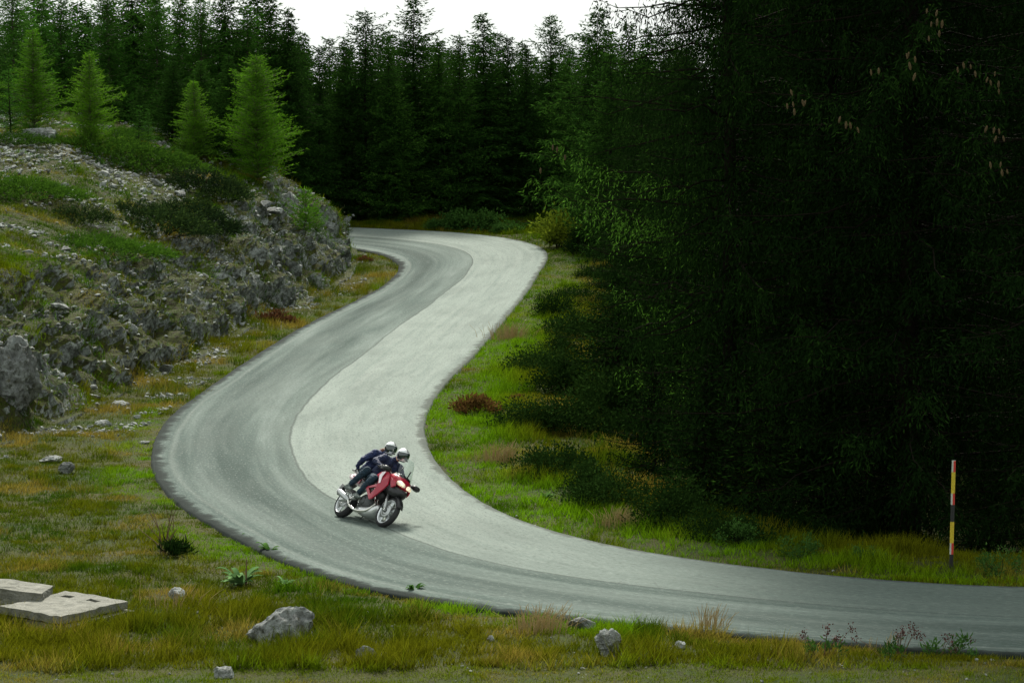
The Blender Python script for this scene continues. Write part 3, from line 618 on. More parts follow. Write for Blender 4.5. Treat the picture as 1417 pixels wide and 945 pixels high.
M_JUN = leafmat('juniper_needles', [(0.0, (0.014, 0.034, 0.007)), (0.45, (0.045, 0.105, 0.010)), (0.8, (0.085, 0.18, 0.016)), (1.0, (0.12, 0.21, 0.02))], 0.15)
M_MUGO = leafmat('dwarf_pine_needles', [(0.0, (0.008, 0.016, 0.006)), (0.45, (0.018, 0.036, 0.011)), (0.8, (0.05, 0.085, 0.018)), (1.0, (0.09, 0.12, 0.03))], 0.1)
def gp(px, py): return on_land(px, py)
b = leaf_shrub('bush_far', 201, (1.55, 1.0, 0.85), 2600, 0.15, 0.09, M_LEAF_MID)
put_shrub(b, 'leafy_bush', 'rounded green leafy bush on the outside of the far bend', gp(650, 319) + Vector((0, 0, 0.0)), 1.0)
put_shrub(b, 'leafy_bush', 'smaller green leafy bush just left of the rounded one at the far bend', gp(606, 317), .5, 1.0)
put_shrub(b, 'leafy_bush', 'low green leafy bush right of the rounded one at the far bend', gp(700, 323), .5)
b = leaf_shrub('bush_yellow', 202, (0.75, 0.7, 0.95), 1700, 0.14, 0.07, M_LEAF_YEL)
put_shrub(b, 'leafy_bush', 'yellow green bush beside the far bend under the lit spruce branch', gp(772, 343) + Vector((0, 0, 0.2)), 1.35)
b = leaf_shrub('bush_edge', 203, (1.0, 1.0, 0.95), 1900, 0.14, 0.07, M_LEAF_DK)
put_shrub(b, 'leafy_bush', 'dark bush directly right of the yellow green bush', gp(806, 350), .9)
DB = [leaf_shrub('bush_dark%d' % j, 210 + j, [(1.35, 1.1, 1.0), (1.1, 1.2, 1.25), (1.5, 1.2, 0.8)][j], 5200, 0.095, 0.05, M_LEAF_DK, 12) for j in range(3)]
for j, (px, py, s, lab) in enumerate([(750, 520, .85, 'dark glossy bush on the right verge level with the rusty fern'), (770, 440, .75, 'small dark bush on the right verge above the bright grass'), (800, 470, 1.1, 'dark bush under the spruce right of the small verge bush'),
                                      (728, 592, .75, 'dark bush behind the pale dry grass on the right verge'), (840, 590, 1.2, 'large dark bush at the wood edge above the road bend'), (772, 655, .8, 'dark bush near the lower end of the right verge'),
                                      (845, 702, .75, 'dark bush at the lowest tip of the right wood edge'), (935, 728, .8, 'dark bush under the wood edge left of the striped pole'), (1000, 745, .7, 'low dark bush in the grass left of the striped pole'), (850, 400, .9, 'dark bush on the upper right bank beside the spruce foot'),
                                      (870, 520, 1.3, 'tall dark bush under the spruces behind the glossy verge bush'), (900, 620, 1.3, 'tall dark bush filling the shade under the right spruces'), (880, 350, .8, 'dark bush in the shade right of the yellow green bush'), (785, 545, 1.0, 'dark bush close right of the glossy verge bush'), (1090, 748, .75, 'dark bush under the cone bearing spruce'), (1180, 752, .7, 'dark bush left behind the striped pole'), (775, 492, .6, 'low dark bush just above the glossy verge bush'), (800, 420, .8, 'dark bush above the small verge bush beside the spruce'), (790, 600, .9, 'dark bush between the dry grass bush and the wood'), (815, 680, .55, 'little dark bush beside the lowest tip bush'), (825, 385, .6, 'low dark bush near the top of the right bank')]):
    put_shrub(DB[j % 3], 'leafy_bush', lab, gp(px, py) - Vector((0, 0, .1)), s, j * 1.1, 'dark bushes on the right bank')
YD = conifer('young_dark_spruce', 95, 4.0, 1.7, M_SPRUCE, 0.05, 0.24, 8, 0.2, 0.35, 0.25, 0.11, 0.5, 0.35, 0.075, 0.14, 0.036, 0.75)
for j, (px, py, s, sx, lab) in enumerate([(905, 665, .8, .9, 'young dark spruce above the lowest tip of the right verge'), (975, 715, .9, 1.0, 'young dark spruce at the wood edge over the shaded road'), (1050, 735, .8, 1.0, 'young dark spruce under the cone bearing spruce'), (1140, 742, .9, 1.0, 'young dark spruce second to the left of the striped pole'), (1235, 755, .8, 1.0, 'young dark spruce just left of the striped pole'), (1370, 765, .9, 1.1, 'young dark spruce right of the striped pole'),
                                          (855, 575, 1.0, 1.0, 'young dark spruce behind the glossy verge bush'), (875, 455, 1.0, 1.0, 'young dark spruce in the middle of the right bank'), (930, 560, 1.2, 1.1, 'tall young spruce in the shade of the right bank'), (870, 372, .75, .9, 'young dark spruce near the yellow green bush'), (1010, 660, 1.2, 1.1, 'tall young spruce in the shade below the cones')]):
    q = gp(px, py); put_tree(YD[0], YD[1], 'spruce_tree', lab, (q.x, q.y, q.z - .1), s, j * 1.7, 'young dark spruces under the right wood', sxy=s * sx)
for j, (px, py, s, lab) in enumerate([(1110, 772, .45, 'small weedy bush in the roadside grass left of the striped pole'), (1020, 756, .5, 'small weedy bush furthest left in the shaded roadside grass'), (1200, 779, .4, 'small weedy bush closest left of the striped pole'), (1385, 795, .5, 'small weedy bush right of the striped pole')]):
    put_shrub(leaf_shrub('weed_bush%d' % j, 230 + j, (1.0, .8, .9), 900, 0.13, 0.05, M_LEAF_MID), 'weed_bush', lab, gp(px, py), s, j, 'weedy bushes in the shaded roadside grass')
f = leaf_shrub('fern_rust', 240, (0.62, 0.55, 0.42), 900, 0.15, 0.05, M_LEAF_RUST)
put_shrub(f, 'fern_clump', 'rusty brown fern clump on the bright right verge', gp(652, 572), 1.0, 0, None, None, 'fern')
put_shrub(f, 'fern_clump', 'smaller brown fern clump right of the rusty one', gp(712, 560), .55, 1, None, None, 'fern')
f = leaf_shrub('fern_red', 241, (0.8, 0.5, 0.35), 700, 0.16, 0.05, M_LEAF_RED)
put_shrub(f, 'fern_clump', 'reddish brown fern patch at the foot of the rock cut', gp(384, 447), .95, 0, None, None, 'fern')
put_shrub(f, 'fern_clump', 'tiny red plant on the grass inside the far bend', gp(504, 362), .5, 1, None, None, 'fern')
s_ = conifer('sapling', 250, 1.6, 0.75, M_LARCH, 0.05, 0.2, 5, 0.7, 0.15, 0.2, 0.09, 0.35, 0.1, 0.06, 0.16, 0.035, 0.6, bark=M_BARK_GREY)
put_tree(s_[0], s_[1], 'sapling', 'bright green sapling on the end of the rock nose', on_hill(424, 315) - Vector((0, 0, 0.2)), 1.0, 0.5, None, 'sapling')
put_tree(s_[0], s_[1], 'sapling', 'second bright sapling on the tip of the rock nose', on_hill(437, 318) - Vector((0, 0, 0.2)), .62, 2.5, None, 'sapling')
JU = [needle_mat_shrub('juniper%d' % i, 260 + i, 1.9, 1.5, 0.55, 520, M_JUN) for i in range(2)]
MU = [needle_mat_shrub('dwarf_pine%d' % i, 270 + i, 1.35, 1.2, 0.75, 430, M_MUGO, 0.4, (0.1, -0.3), 0.035) for i in range(2)]
for j, (px, py, s, lab) in enumerate([(135, 205, .95, 'low green juniper mat highest on the left hillside'), (178, 225, 1.05, 'wide green juniper mat in the middle of the upper hillside'), (215, 238, .9, 'green juniper mat beside the dark dwarf pine foot'), (150, 190, .7, 'narrow green juniper strip near the hill crest'),
                                      (35, 275, .85, 'green juniper mat at the left picture edge'), (10, 262, .8, 'juniper mat cut off by the left picture edge'), (70, 195, .5, 'small juniper tuft under the left crest larches'), (160, 352, .8, 'dark green juniper mat in the lower hillside'), (120, 335, .65, 'small juniper mat left of the lower hillside mat'),
                                      (255, 208, .6, 'juniper tuft under the second bright larch'), (25, 200, .6, 'juniper tuft by the pale rock at the left edge'), (180, 188, .55, 'low juniper below the thin crest spruces')]):
    put_shrub(JU[j % 2], 'juniper_mat', lab, on_hill(px, py) - Vector((0, 0, 0.1)), s * 1.2, j * 0.05, 'low juniper mats on the left hillside')
for j, (px, py, s, lab) in enumerate([(225, 325, 1.0, 'largest dark dwarf pine on the brow of the rock cut'), (275, 318, .9, 'dark dwarf pine right of the largest one on the brow'), (190, 300, .7, 'dark dwarf pine left of the largest one on the brow'), (280, 262, .9, 'dark dwarf pine under the second bright larch'), (110, 305, .65, 'small dark dwarf pine in the middle left hillside'), (310, 275, .7, 'dark dwarf pine at the foot of the largest larch'), (255, 300, .8, 'dark dwarf pine behind the largest one on the brow')]):
    put_shrub(MU[j % 2], 'dwarf_pine', lab, on_hill(px, py) - Vector((0, 0, 0.1)), s * 1.2, j * 0.9, 'dark dwarf pines on the left hillside')
print('QUADS', NQ)

# ================================================================== STONES
def hull_rock(seed, n=13, sq=(1, .8, .6)):
    r = np.random.default_rng(seed); P = unit(r.normal(size=(n, 3))) * r.uniform(0.75, 1.0, (n, 1)) * np.array(sq) * 0.5
    bm = bmesh.new()
    for p in P: bm.verts.new(p)
    bmesh.ops.convex_hull(bm, input=bm.verts[:]); 
    bmesh.ops.delete(bm, geom=[v for v in bm.verts if not v.link_faces], context='VERTS')
    bmesh.ops.triangulate(bm, faces=bm.faces[:]); bm.verts.ensure_lookup_table(); bm.verts.index_update()
    V = np.array([v.co[:] for v in bm.verts]); F = np.array([[v.index for v in f.verts] for f in bm.faces]); bm.free(); return V, F
ROCKS = [hull_rock(300 + i, 12 + i % 5, [(1, .8, .55), (1, .7, .75), (1, .9, .45), (1, .6, .6)][i % 4]) for i in range(12)]
ROCK_ME = [mesh_np('stone%d' % i, V, F, [M_ROCK_PALE if i % 3 == 0 else M_ROCK]) for i, (V, F) in enumerate(ROCKS)]
def rand_rot(r, n):
    a = r.uniform(0, 6.28, n); t = r.normal(size=n) * 0.35; return a, t
def stones_mesh(P, S, r):
    Vs, Fs, o = [], [], 0; pick = r.integers(0, len(ROCKS), len(P)); a, t = rand_rot(r, len(P))
    for i in range(len(P)):
        V, F = ROCKS[pick[i]]; c, s = math.cos(a[i]), math.sin(a[i]); c2, s2 = math.cos(t[i]), math.sin(t[i])
        x, y, z = V[:, 0], V[:, 1] * c2 - V[:, 2] * s2, V[:, 1] * s2 + V[:, 2] * c2
        Vs.append(np.stack([x * c - y * s, x * s + y * c, z], 1) * S[i] + P[i]); Fs.append(F + o); o += len(V)
    return np.vstack(Vs), np.vstack(Fs)
r = np.random.default_rng(500)
# candidate points on the visible hillside, denser in stony fields and on the cut face
vis = (HPX > -25) & (HPX < 500) & (HPY > 150) & (HPY < 640) & (HDE > -0.1) & (HDE < 22) & (HY < 141.5)
dens = np.where(HDE < 3.2, 1.5, 0.0) + np.where(HDE >= 3.2, sstep(0.42, 0.66, fbm(HV / 2.6, 3, 77)) * 3.4 * (1 + (HDE - 3.2) * 0.3), 0) + 0.05
area = np.where(HDE < 3.4, 1.0, np.where(HDE < 9, 2.6, 5.5))
wgt = np.where(vis, dens * area, 0); wgt /= wgt.sum()
def hill_pts(n, jit=0.12):
    i = r.choice(len(HV), n, p=wgt); P = HV[i] + r.normal(size=(n, 3)) * np.array([jit, jit, 0.0]); return P, i
# 300 individually built stones
P, i = hill_pts(235); P2, i2 = hill_pts(9000, 0.1)
G_ST = 'grey limestone stones lying over the left hillside'
for k in range(235):
    s = 0.22 + 0.42 * r.random() ** 2.2
    o = link('stone', ROCK_ME[int(r.integers(0, 12))]); o.location = P[k] + np.array([0, 0, s * 0.12]); o.scale = (s * 1.1, s, s * r.uniform(.8, 1.2)); o.rotation_euler = (r.normal() * .3, r.normal() * .3, r.uniform(0, 6.28))
    tag(o, 'grey limestone stone half sunk in the left hillside', 'stone', G_ST)
S2 = 0.06 + 0.22 * r.random(len(P2)) ** 1.8
Vh, Fh = stones_mesh(P2 + np.array([0, 0, 0.02]), S2, r)
# rubble on the verge below the cut
def verge_stones(n, cond):
    X = r.uniform(-13, 12, n * 30); Y = r.uniform(46, 140, n * 30); k = cond(X, Y); X, Y = X[k][:n], Y[k][:n]; return np.stack([X, Y, land(X, Y)], 1)
def toe_band(X, Y): d = X - toe_x(Y); return (d > -0.1) & (d < 1.0 + 1.6 * (Y < 90)) & (rdist(X, Y) > 0.35) & (Y > 68) & (n2(X, Y, 1.6, 2, 41) > 0.47)
Pv = verge_stones(1900, toe_band); Sv = 0.05 + 0.24 * r.random(len(Pv)) ** 3
def meadow(X, Y): return (rdist(X, Y) > 0.4) & (Y < 72) & (np.abs(X) < 0.17 * Y) & (X < toe_x(Y)) | ((rdist(X, Y) > 0.3) & (Y < 54) & (np.abs(X) < 0.17 * Y))
Pm = verge_stones(170, meadow); Sm = 0.03 + 0.09 * r.random(len(Pm)) ** 2
def edge_r(X, Y): d = rdist(X, Y); return (d > 0.05) & (d < 0.7) & (X > -3) & (Y > 56) & (Y < 130)
Pe = verge_stones(150, edge_r); Se = 0.03 + 0.07 * r.random(len(Pe))
V2, F2 = stones_mesh(np.vstack([Pv, Pm, Pe]) + np.array([0, 0, 0.015]), np.concatenate([Sv, Sm, Se]), r)
o = link('rubble', mesh_np('rubble', *cat_mesh([(Vh, Fh), (V2, F2)]), [M_ROCK_PALE])); tag(o, 'small loose limestone rubble strewn over hillside and verges', 'rubble', None, 'stuff')

def boulder(seed, sx, sy, sz, mat, sub=5, rough=0.55, cuts=9):
    """craggy boulder: a subdivided sphere pushed flat by random planes, then cracked by ridged noise"""
    bm = bmesh.new(); bmesh.ops.create_icosphere(bm, subdivisions=sub, radius=1.0); V = np.array([v.co[:] for v in bm.verts]); F = np.array([[v.index for v in f.verts] for f in bm.faces]); bm.free()
    rr = np.random.default_rng(seed)
    for _ in range(cuts):
        nrm = unit(rr.normal(size=3)); dd = rr.uniform(0.55, 0.85); e = V @ nrm - dd; V = V - np.where(e > 0, e * 0.9, 0)[:, None] * nrm
    q = V * np.array([sx, sy, sz]); f = 1 - np.abs(2 * fbm(q / (0.55 * max(sx, sy)) + seed, 4, seed) - 1); f2 = fbm(q / 0.12 + seed, 3, seed + 5)
    V = V * (1 + rough * (f - 0.72) + 0.22 * (f2 - 0.5))[:, None]; return mesh_np('boulder%d' % seed, V * np.array([sx, sy, sz]), F, [mat], False)
def put_boulder(px, py, wpx, hpx, seed, label, sink=0.3, mat=None, deep=0.8, cat='boulder', on=None):
    p = (on or on_land)(px, py); sc = FPX / p.y; sx = wpx / sc / 2; sz = hpx / sc / 2 * 1.15
    o = link('boulder', boulder(seed, sx, sx * deep, sz, mat or M_ROCK)); o.location = p + Vector((0, sx * deep * 0.4, sz * (1 - 2 * sink) * 0.9)); tag(o, label, cat); return o
put_boulder(387, 890, 98, 58, 11, 'large craggy lichen covered boulder in the foreground grass', .22)
put_boulder(842, 908, 38, 34, 12, 'pale cracked boulder in the right foreground grass', .0, M_ROCK_PALE)
put_boulder(805, 870, 38, 18, 13, 'flat dark stained rock at the lower road edge', .1)
put_boulder(246, 834, 24, 20, 14, 'small pale and black rock right of the concrete slab', .0, M_ROCK_PALE)
put_boulder(506, 916, 30, 22, 15, 'pointed grey rock in the bottom foreground right of the large boulder', .1)
put_boulder(308, 938, 30, 20, 16, 'knobbly white rock at the bottom picture edge', .2, M_ROCK_PALE)
put_boulder(680, 888, 12, 10, 17, 'small grey stone among the dry foreground grass', .2)
put_boulder(942, 897, 16, 13, 18, 'small pale stone in the grass right of the cracked boulder', .2, M_ROCK_PALE)
put_boulder(164, 566, 32, 14, 19, 'pale flat boulder on the verge below the rock cut', .25, M_ROCK_PALE)
put_boulder(92, 655, 22, 18, 20, 'grey rock among the rubble on the left verge', .25)
put_boulder(70, 640, 34, 10, 21, 'tilted flat slab stone beside the grey verge rock', .2, M_ROCK_PALE)
put_boulder(142, 590, 22, 10, 22, 'small pale rock below the flat verge boulder', .2, M_ROCK_PALE)
put_boulder(190, 580, 12, 7, 23, 'little white stone on the left verge near the road edge', .2, M_ROCK_PALE)
put_boulder(200, 614, 14, 6, 24, 'flat white stone beside the outer road edge', .2, M_ROCK_PALE)
put_boulder(20, 560, 74, 96, 25, 'big grey rock outcrop at the left picture edge', .18, M_ROCK, .9, 'rock')
put_boulder(404, 282, 30, 26, 26, 'pale grey rock knob crowning the nose of the cut', .35, M_ROCK_PALE, .8, 'rock', on_hill)
put_boulder(376, 300, 44, 16, 27, 'rough rock ledge left of the pale knob on the nose', .35, M_ROCK, .8, 'rock', on_hill)
put_boulder(48, 190, 50, 22, 28, 'long pale rock near the top of the left hillside', .3, M_ROCK_PALE, .7, 'rock', on_hill)
put_boulder(234, 210, 10, 10, 29, 'small white rock standing below the second larch', .1, M_ROCK_PALE, .7, 'rock', on_hill)
put_boulder(178, 462, 24, 18, 30, 'pale block sticking out of the dark cut face', .2, M_ROCK_PALE, .8, 'rock', on_hill)

# ================================================================== GRASS
M_GRASS = colattr_mat('grass_blades', 0.25)
GREEN, LUSH, OLIVE, STRAW = np.array([.030, .074, .003]), np.array([.118, .255, .005]), np.array([.100, .112, .005]), np.array([.25, .19, .04])
def grass(name, label, X, Y, Zz, hgt, lush, dry, wid, r, lean=0.35):
    n = len(X); g = n2(X, Y, 2.4, 3, 51); g2 = n2(X, Y, 0.5, 2, 52)
    c = GREEN + (OLIVE - GREEN) * sstep(0.30, 0.62, g * 0.7 + g2 * 0.3 + dry * 0.5 - 0.08)[:, None]; c = c + (LUSH - c) * np.clip(lush, 0, 1)[:, None]
    st = sstep(0.50, 0.72, n2(X, Y, 1.5, 3, 53) + dry * 0.35 - 0.08 + r.normal(size=n) * 0.05) * (1 - 0.85 * np.clip(lush, 0, 1)); c = c + (STRAW - c) * (st * 0.75)[:, None]
    c = c * r.uniform(0.45, 1.5, (n, 1)); a = r.uniform(0, 6.28, n); h = hgt * r.uniform(0.55, 1.25, n)
    L = r.normal(size=(n, 2)) * lean * h[:, None] + np.array([0.10, -0.04]) * h[:, None]
    B = np.stack([X, Y, Zz - 0.03], 1); wv = np.stack([np.cos(a), np.sin(a), np.zeros(n)], 1) * (wid * r.uniform(.6, 1.4, n) / 2)[:, None]
    tip = B + np.stack([L[:, 0], L[:, 1], h], 1); V = np.stack([B - wv, B + wv, tip], 1).reshape(-1, 3); C = np.ones((n * 3, 4)); C[:, :3] = np.repeat(c, 3, 0); C[2::3, :3] *= np.array([1.25, 1.15, 1.0])
    return tag(link(name, mesh_np(name, V, np.arange(3 * n).reshape(n, 3), [M_GRASS], False, {'Col': ('FLOAT_COLOR', C)})), label, 'grass', None, 'stuff')
def scatter(n, x0, x1, y0, y1, cond, tuft=0.5):
    X = r.uniform(x0, x1, n); Y = r.uniform(y0, y1, n); m = int(n * tuft); nt_ = max(1, m // 26); tx = r.uniform(x0, x1, nt_); ty = r.uniform(y0, y1, nt_); ti = r.integers(0, nt_, m)
    X[:m] = tx[ti] + r.normal(size=m) * 0.075; Y[:m] = ty[ti] + r.normal(size=m) * 0.075; k = cond(X, Y); return X[k], Y[k]
edge_n = lambda X, Y: 0.7 * (n2(X, Y, 0.7, 3, 61) - 0.52)
def _slabpts():
    z0 = float(gp(110, 848).z) + .24
    def az(px, py, z): d = ray(px, py); t = (z - CAM_H) / d[2]; return np.array([d[0] * t, d[1] * t])
    return az(176, 831, z0), az(91, 817, z0), az(85, 853, z0)
SC, SB, SD = _slabpts(); SINV = np.linalg.inv(np.stack([SB - SC, SD - SC], 1))
def on_slab(X, Y):
    q = np.stack([X - SC[0], Y - SC[1]], 1) @ SINV.T; return (q[:, 0] > -.02) & (q[:, 0] < 1.02) & (q[:, 1] > -.02) & (q[:, 1] < 1.0)
# foreground meadow and the outer verge of the near bend
fgc = lambda X, Y: (rdist(X, Y) > 0.03 + edge_n(X, Y)) & (np.abs(X) < 0.168 * Y + 0.5) & ~((rdist(X, Y) > 0) & (Y > 56.3) & (X > -3.6)) & (X - toe_x(Y) > -0.4)
X, Y = scatter(900000, -14, 9.2, 45.2, 84, lambda X, Y: fgc(X, Y) & (r.random(len(X)) < np.interp(Y, [46, 60, 84], [1, 1, .8])))
d = rdist(X, Y); bare = sstep(0.50, 0.62, n2(X, Y, 1.3, 3, 63)) * sstep(70, 76, Y) * (d > 0.9)
keep = (r.random(len(X)) > bare * 0.8) & ~on_slab(X, Y) & (r.random(len(X)) < 0.35 + 0.65 * np.maximum(sstep(0.36, 0.56, n2(X, Y, 0.42, 2, 83)), Y < 48.2)); X, Y, d = X[keep], Y[keep], d[keep]
hg = np.where(Y < 47.9 + 0.8 * (n2(X, Y, 1.2, 2, 84) - .5), 0.085, 0.13 + (0.03 + 0.30 * sstep(0.42, 0.70, n2(X, Y, 0.55, 3, 64)) * sstep(0.35, 0.6, n2(X, Y, 2.3, 2, 74))) * sstep(57, 51.5, Y) + 0.10 * sstep(0.5, 0.7, n2(X, Y, 0.8, 2, 65)))
hg = hg * 0.8 * np.interp(d, [0, 0.5, 1.2], [0.45, 0.7, 1.0]) * np.where((X > 1) & (d < 0.6), 1.35, 1)
lush = sstep(1.9, 0.5, d) * sstep(0.35, 0.6, n2(X, Y, 1.4, 2, 66)) * (X < 2.0) * 0.8 + 0.25 * (Y < 48)
grass('meadow_grass', 'rough olive and straw coloured meadow grass in the foreground', X, Y, land(X, Y), hg, lush, np.where(Y < 53, 0.26, 0.12), 0.02, r, 0.5)
# right verge
rv = lambda X, Y: (rdist(X, Y) > 0.02 + edge_n(X, Y)) & (X > -4.5) & (Y > 54.5) & (rdist(X, Y) < np.interp(Y, [55, 62, 75, 150], [5, 6, 8, 7])) & ((X < 0.17 * Y + .5))
X, Y = scatter(680000, -4.2, 10.5, 54.5, 146, rv); d = rdist(X, Y); k = r.random(len(X)) < np.interp(Y, [55, 80, 146], [1, .9, .5]); X, Y, d = X[k], Y[k], d[k]
hg = 0.10 + 0.26 * sstep(0.45, 0.7, n2(X, Y, 1.3, 3, 67)) * sstep(0.5, 1.6, d) + 0.07 * sstep(.45, .65, n2(X, Y, .5, 2, 68))
lush = sstep(3.0, 0.8, d) * sstep(0.22, 0.46, n2(X, Y, 1.9, 3, 69)) * np.interp(Y, [57, 64, 100, 130], [.55, 1, .85, .3])
grass('verge_grass', 'bright green to straw coloured grass on the right verge', X, Y, land(X, Y), hg, lush, 0.0 + 0.15 * sstep(1.4, 2.6, d), 0.02, r, 0.45)
# left verge, nose and far side
lv = lambda X, Y: (rdist(X, Y) > 0.03 + edge_n(X, Y)) & (X < 0) & (X - toe_x(Y) > -0.5) & (Y > 80)
X, Y = scatter(190000, -13, -4, 80, 142, lv)
far = lambda X, Y: (rdist(X, Y) > 0.0) & (Y > np.interp(X, CR[::-1, 0][:200:4], CR[::-1, 1][:200:4])) & (rdist(X, Y) < 5.0)
Xf, Yf = scatter(110000, -18, 3, 138, 152, far); X, Y = np.concatenate([X, Xf]), np.concatenate([Y, Yf]); d = rdist(X, Y)
hg = 0.10 + 0.16 * sstep(0.45, 0.7, n2(X, Y, 1.2, 3, 70)); grass('roadside_grass', 'yellowish grass between the road and the foot of the rock cut', X, Y, land(X, Y), hg, 0.35 * sstep(0.45, .6, n2(X, Y, 1.6, 2, 71)) * sstep(1.2, .3, d), np.full(len(X), 0.16), 0.018, r)
# tufts between the stones on the hill
gw = np.where((HPX > -30) & (HPX < 500) & (HDE > 0.0) & (HDE < 24) & (HY < 142), area * np.clip(np.where(HDE < 2.4, 0.30 + 1.2 * sstep(.5, .65, fbm(HV / 1.5, 2, 79)), 1.0), 0, 2) * (1.15 - sstep(0.42, 0.66, fbm(HV / 2.6, 3, 77)) * 0.7), 0); gw /= gw.sum()
gi = r.choice(len(HV), 190000, p=gw); Pj = HV[gi] + r.normal(size=(len(gi), 3)) * np.array([0.10, 0.10, 0.0])
X, Y = Pj[:, 0], Pj[:, 1]; grass('hillside_grass', 'short yellowish grass tufts between the stones of the left hillside', X, Y, Pj[:, 2], 0.07 + 0.13 * sstep(.4, .7, n2(X, Y, 1.0, 2, 72)), 0.22 * sstep(.45, .6, n2(X, Y, 1.7, 2, 86)), np.full(len(X), -0.06), 0.024, r, 0.5)

# ================================================================== SMALL PLANTS
M_MULL = leafmat('mullein_leaves', [(0.0, (0.06, 0.12, 0.04)), (0.5, (0.12, 0.22, 0.08)), (1.0, (0.22, 0.32, 0.15))], 0.25)
M_STALK = plain('dry_stalk', (0.10, 0.055, 0.03), 0.9, var=0.3); M_SEED = plain('seed_head', (0.07, 0.022, 0.016), 0.9, var=0.4); M_STRAW = plain('straw_stem', (0.30, 0.22, 0.09), 0.9, var=0.3)
def rosette(name, seed, n, L, W, mat, lift=0.5):
    rr = np.random.default_rng(seed); Vs, Fs, T, o = [], [], [], 0
    for i in range(n):
        a = rr.uniform(0, 6.28); l = L * rr.uniform(.6, 1.1); w_ = W * rr.uniform(.7, 1.1); li = lift * rr.uniform(.4, 1.5); h = np.array([math.cos(a), math.sin(a), 0]); s = np.array([-h[1], h[0], 0]); V = []
        for k in range(6):
            f = k / 5; c = h * l * f + Z * l * (li * f - 0.6 * li * f * f); ww = w_ * (math.sin(math.pi * min(1, f * .9 + .08)) ** .8) / 2; V += [c - s * ww + Z * ww * .4, c, c + s * ww + Z * ww * .4]
        F = [(3 * k + j, 3 * k + j + 1, 3 * k + j + 4, 3 * k + j + 3) for k in range(5) for j in (0, 1)]; Vs.append(np.array(V)); Fs.append(np.array(F) + o); o += 18; T += [rr.uniform(.2, .8)] * 18
    return mesh_np(name, np.vstack(Vs), np.vstack(Fs), [mat], True, {'tint': ('FLOAT', np.array(T))})
def stalk_mesh(name, lines, mat, r0=0.008): return mesh_np(name, *cat_mesh([tube_np(np.array(l), np.linspace(r0, r0 * .35, len(l)), 4) for l in lines]), [mat], True)
p = gp(333, 812); t = thing('mullein_plant', 'big leafed pale green mullein with a dark stalk above the large boulder', 'plant', p)
link('leaves', rosette('mullein_leaves', 1, 24, .42, .15, M_MULL, 1.3), t); link('stalk', stalk_mesh('mullein_stalk', [[(0.1, 0, 0), (.1, 0.02, .32), (.11, .02, .5)]], M_STALK, .02), t)
for px, py, s, lab in [(372, 768, .5, 'small leafy plant against the outer road edge above the mullein'), (572, 824, .45, 'leafy plant hanging over the black road edge behind the foreground'), (395, 812, .35, 'small broad leafed plant right of the mullein'), (756, 692, .4, 'pale broad leafed plant low on the right verge'), (330, 748, .3, 'tiny leafy plant at the dark outer road edge')]:
    t = thing('leafy_plant', lab, 'plant', gp(px, py)); link('leaves', rosette('leaves', int(px), 16, .5 * s, .2 * s, M_MULL if px == 395 else M_LEAF_MID, 1.6), t)
p = gp(228, 768); t = thing('dead_stalks', 'curved brown dead stalks rising from a dark tuft left of the road', 'plant', p); rr = np.random.default_rng(5); ln = []
for j in range(9):
    a = rr.uniform(-1.0, 0.6); h = rr.uniform(.5, 1.0); ln.append([(rr.normal() * .06, rr.normal() * .06, -.05), (a * .18, rr.normal() * .05, h * .5), (a * .42, rr.normal() * .08, h * .85), (a * .55, rr.normal() * .08, h)])
link('stalk', stalk_mesh('dead_stalks', ln, M_STALK, .011), t)
tuft = leaf_shrub('tuft', 290, (.45, .4, .32), 500, .16, .03, M_LEAF_DK, 4, up=1.0); link('foliage', tuft[0], t)
t = thing('dead_stalk', 'single thin brown stalk at the road edge beside the dead stalks', 'plant', gp(236, 735)); link('stalk', stalk_mesh('thin_stalk', [[(0, 0, 0), (-.04, 0, .3), (-.12, 0, .55)], [(0.05, 0, 0), (.06, 0, .2), (.03, 0, .42)]], M_STALK, .008), t)
def weed(px, py, h, n, seed, label):
    rr = np.random.default_rng(seed); t = thing('seed_weed', label, 'plant', gp(px, py), 'dark red seeded weeds along the lower road edge'); ln, heads = [], []
    for j in range(n):
        x = rr.normal() * .14; hh = h * rr.uniform(.65, 1.05); e = np.array([x * 1.9, rr.normal() * .08, hh]); ln.append([(x * .5, 0, -.05), (x * 1.3, 0, hh * .6), tuple(e)])
        m = 26; q = e + rr.normal(size=(m, 3)) * np.array([.035, .035, .045]); heads.append(diamonds(q, unit(rr.normal(size=(m, 3)) + Z * .5), np.full(m, .035), np.full(m, .026), rr, np.zeros(m))[:2])
    link('stalk', stalk_mesh('weed_stalk', ln, M_STALK, .007), t); [tag(link('seed_head', mesh_np('seed_head', *hd_, [M_SEED]), t), kind='stuff') for hd_ in heads]
    lf = leaf_shrub('weed_leaves', seed, (.3, .25, .3), 160, .10, .03, M_LEAF_MID, 2, up=.6); link('foliage', lf[0], t)
weed(1138, 908, .45, 7, 1, 'wide dark red seeded weed left of the tallest one by the road'); weed(1240, 910, .5, 8, 2, 'tallest dark red seeded weed at the lower road edge'); weed(1297, 908, .32, 4, 3, 'small dark seeded weed right of the tallest one'); weed(1332, 910, .22, 2, 4, 'tiny dark seeded weed furthest right by the road')
def straw(px, py, h, n, seed, label, sp=.12):
    rr = np.random.default_rng(seed); t = thing('straw_tuft', label, 'grass tuft', gp(px, py)); ln = []
    for j in range(n):
        x, y = rr.normal(size=2) * sp; hh = h * rr.uniform(.5, 1.0); ln.append([(x, y, -.03), (x * 1.1 + .02, y * 1.1, hh * .6), (x * 1.3 + rr.normal() * .05 + .06, y * 1.3 + rr.normal() * .04, hh)])
    tag(link('stems', stalk_mesh('straw', ln, M_STRAW, .007), t), kind='stuff')
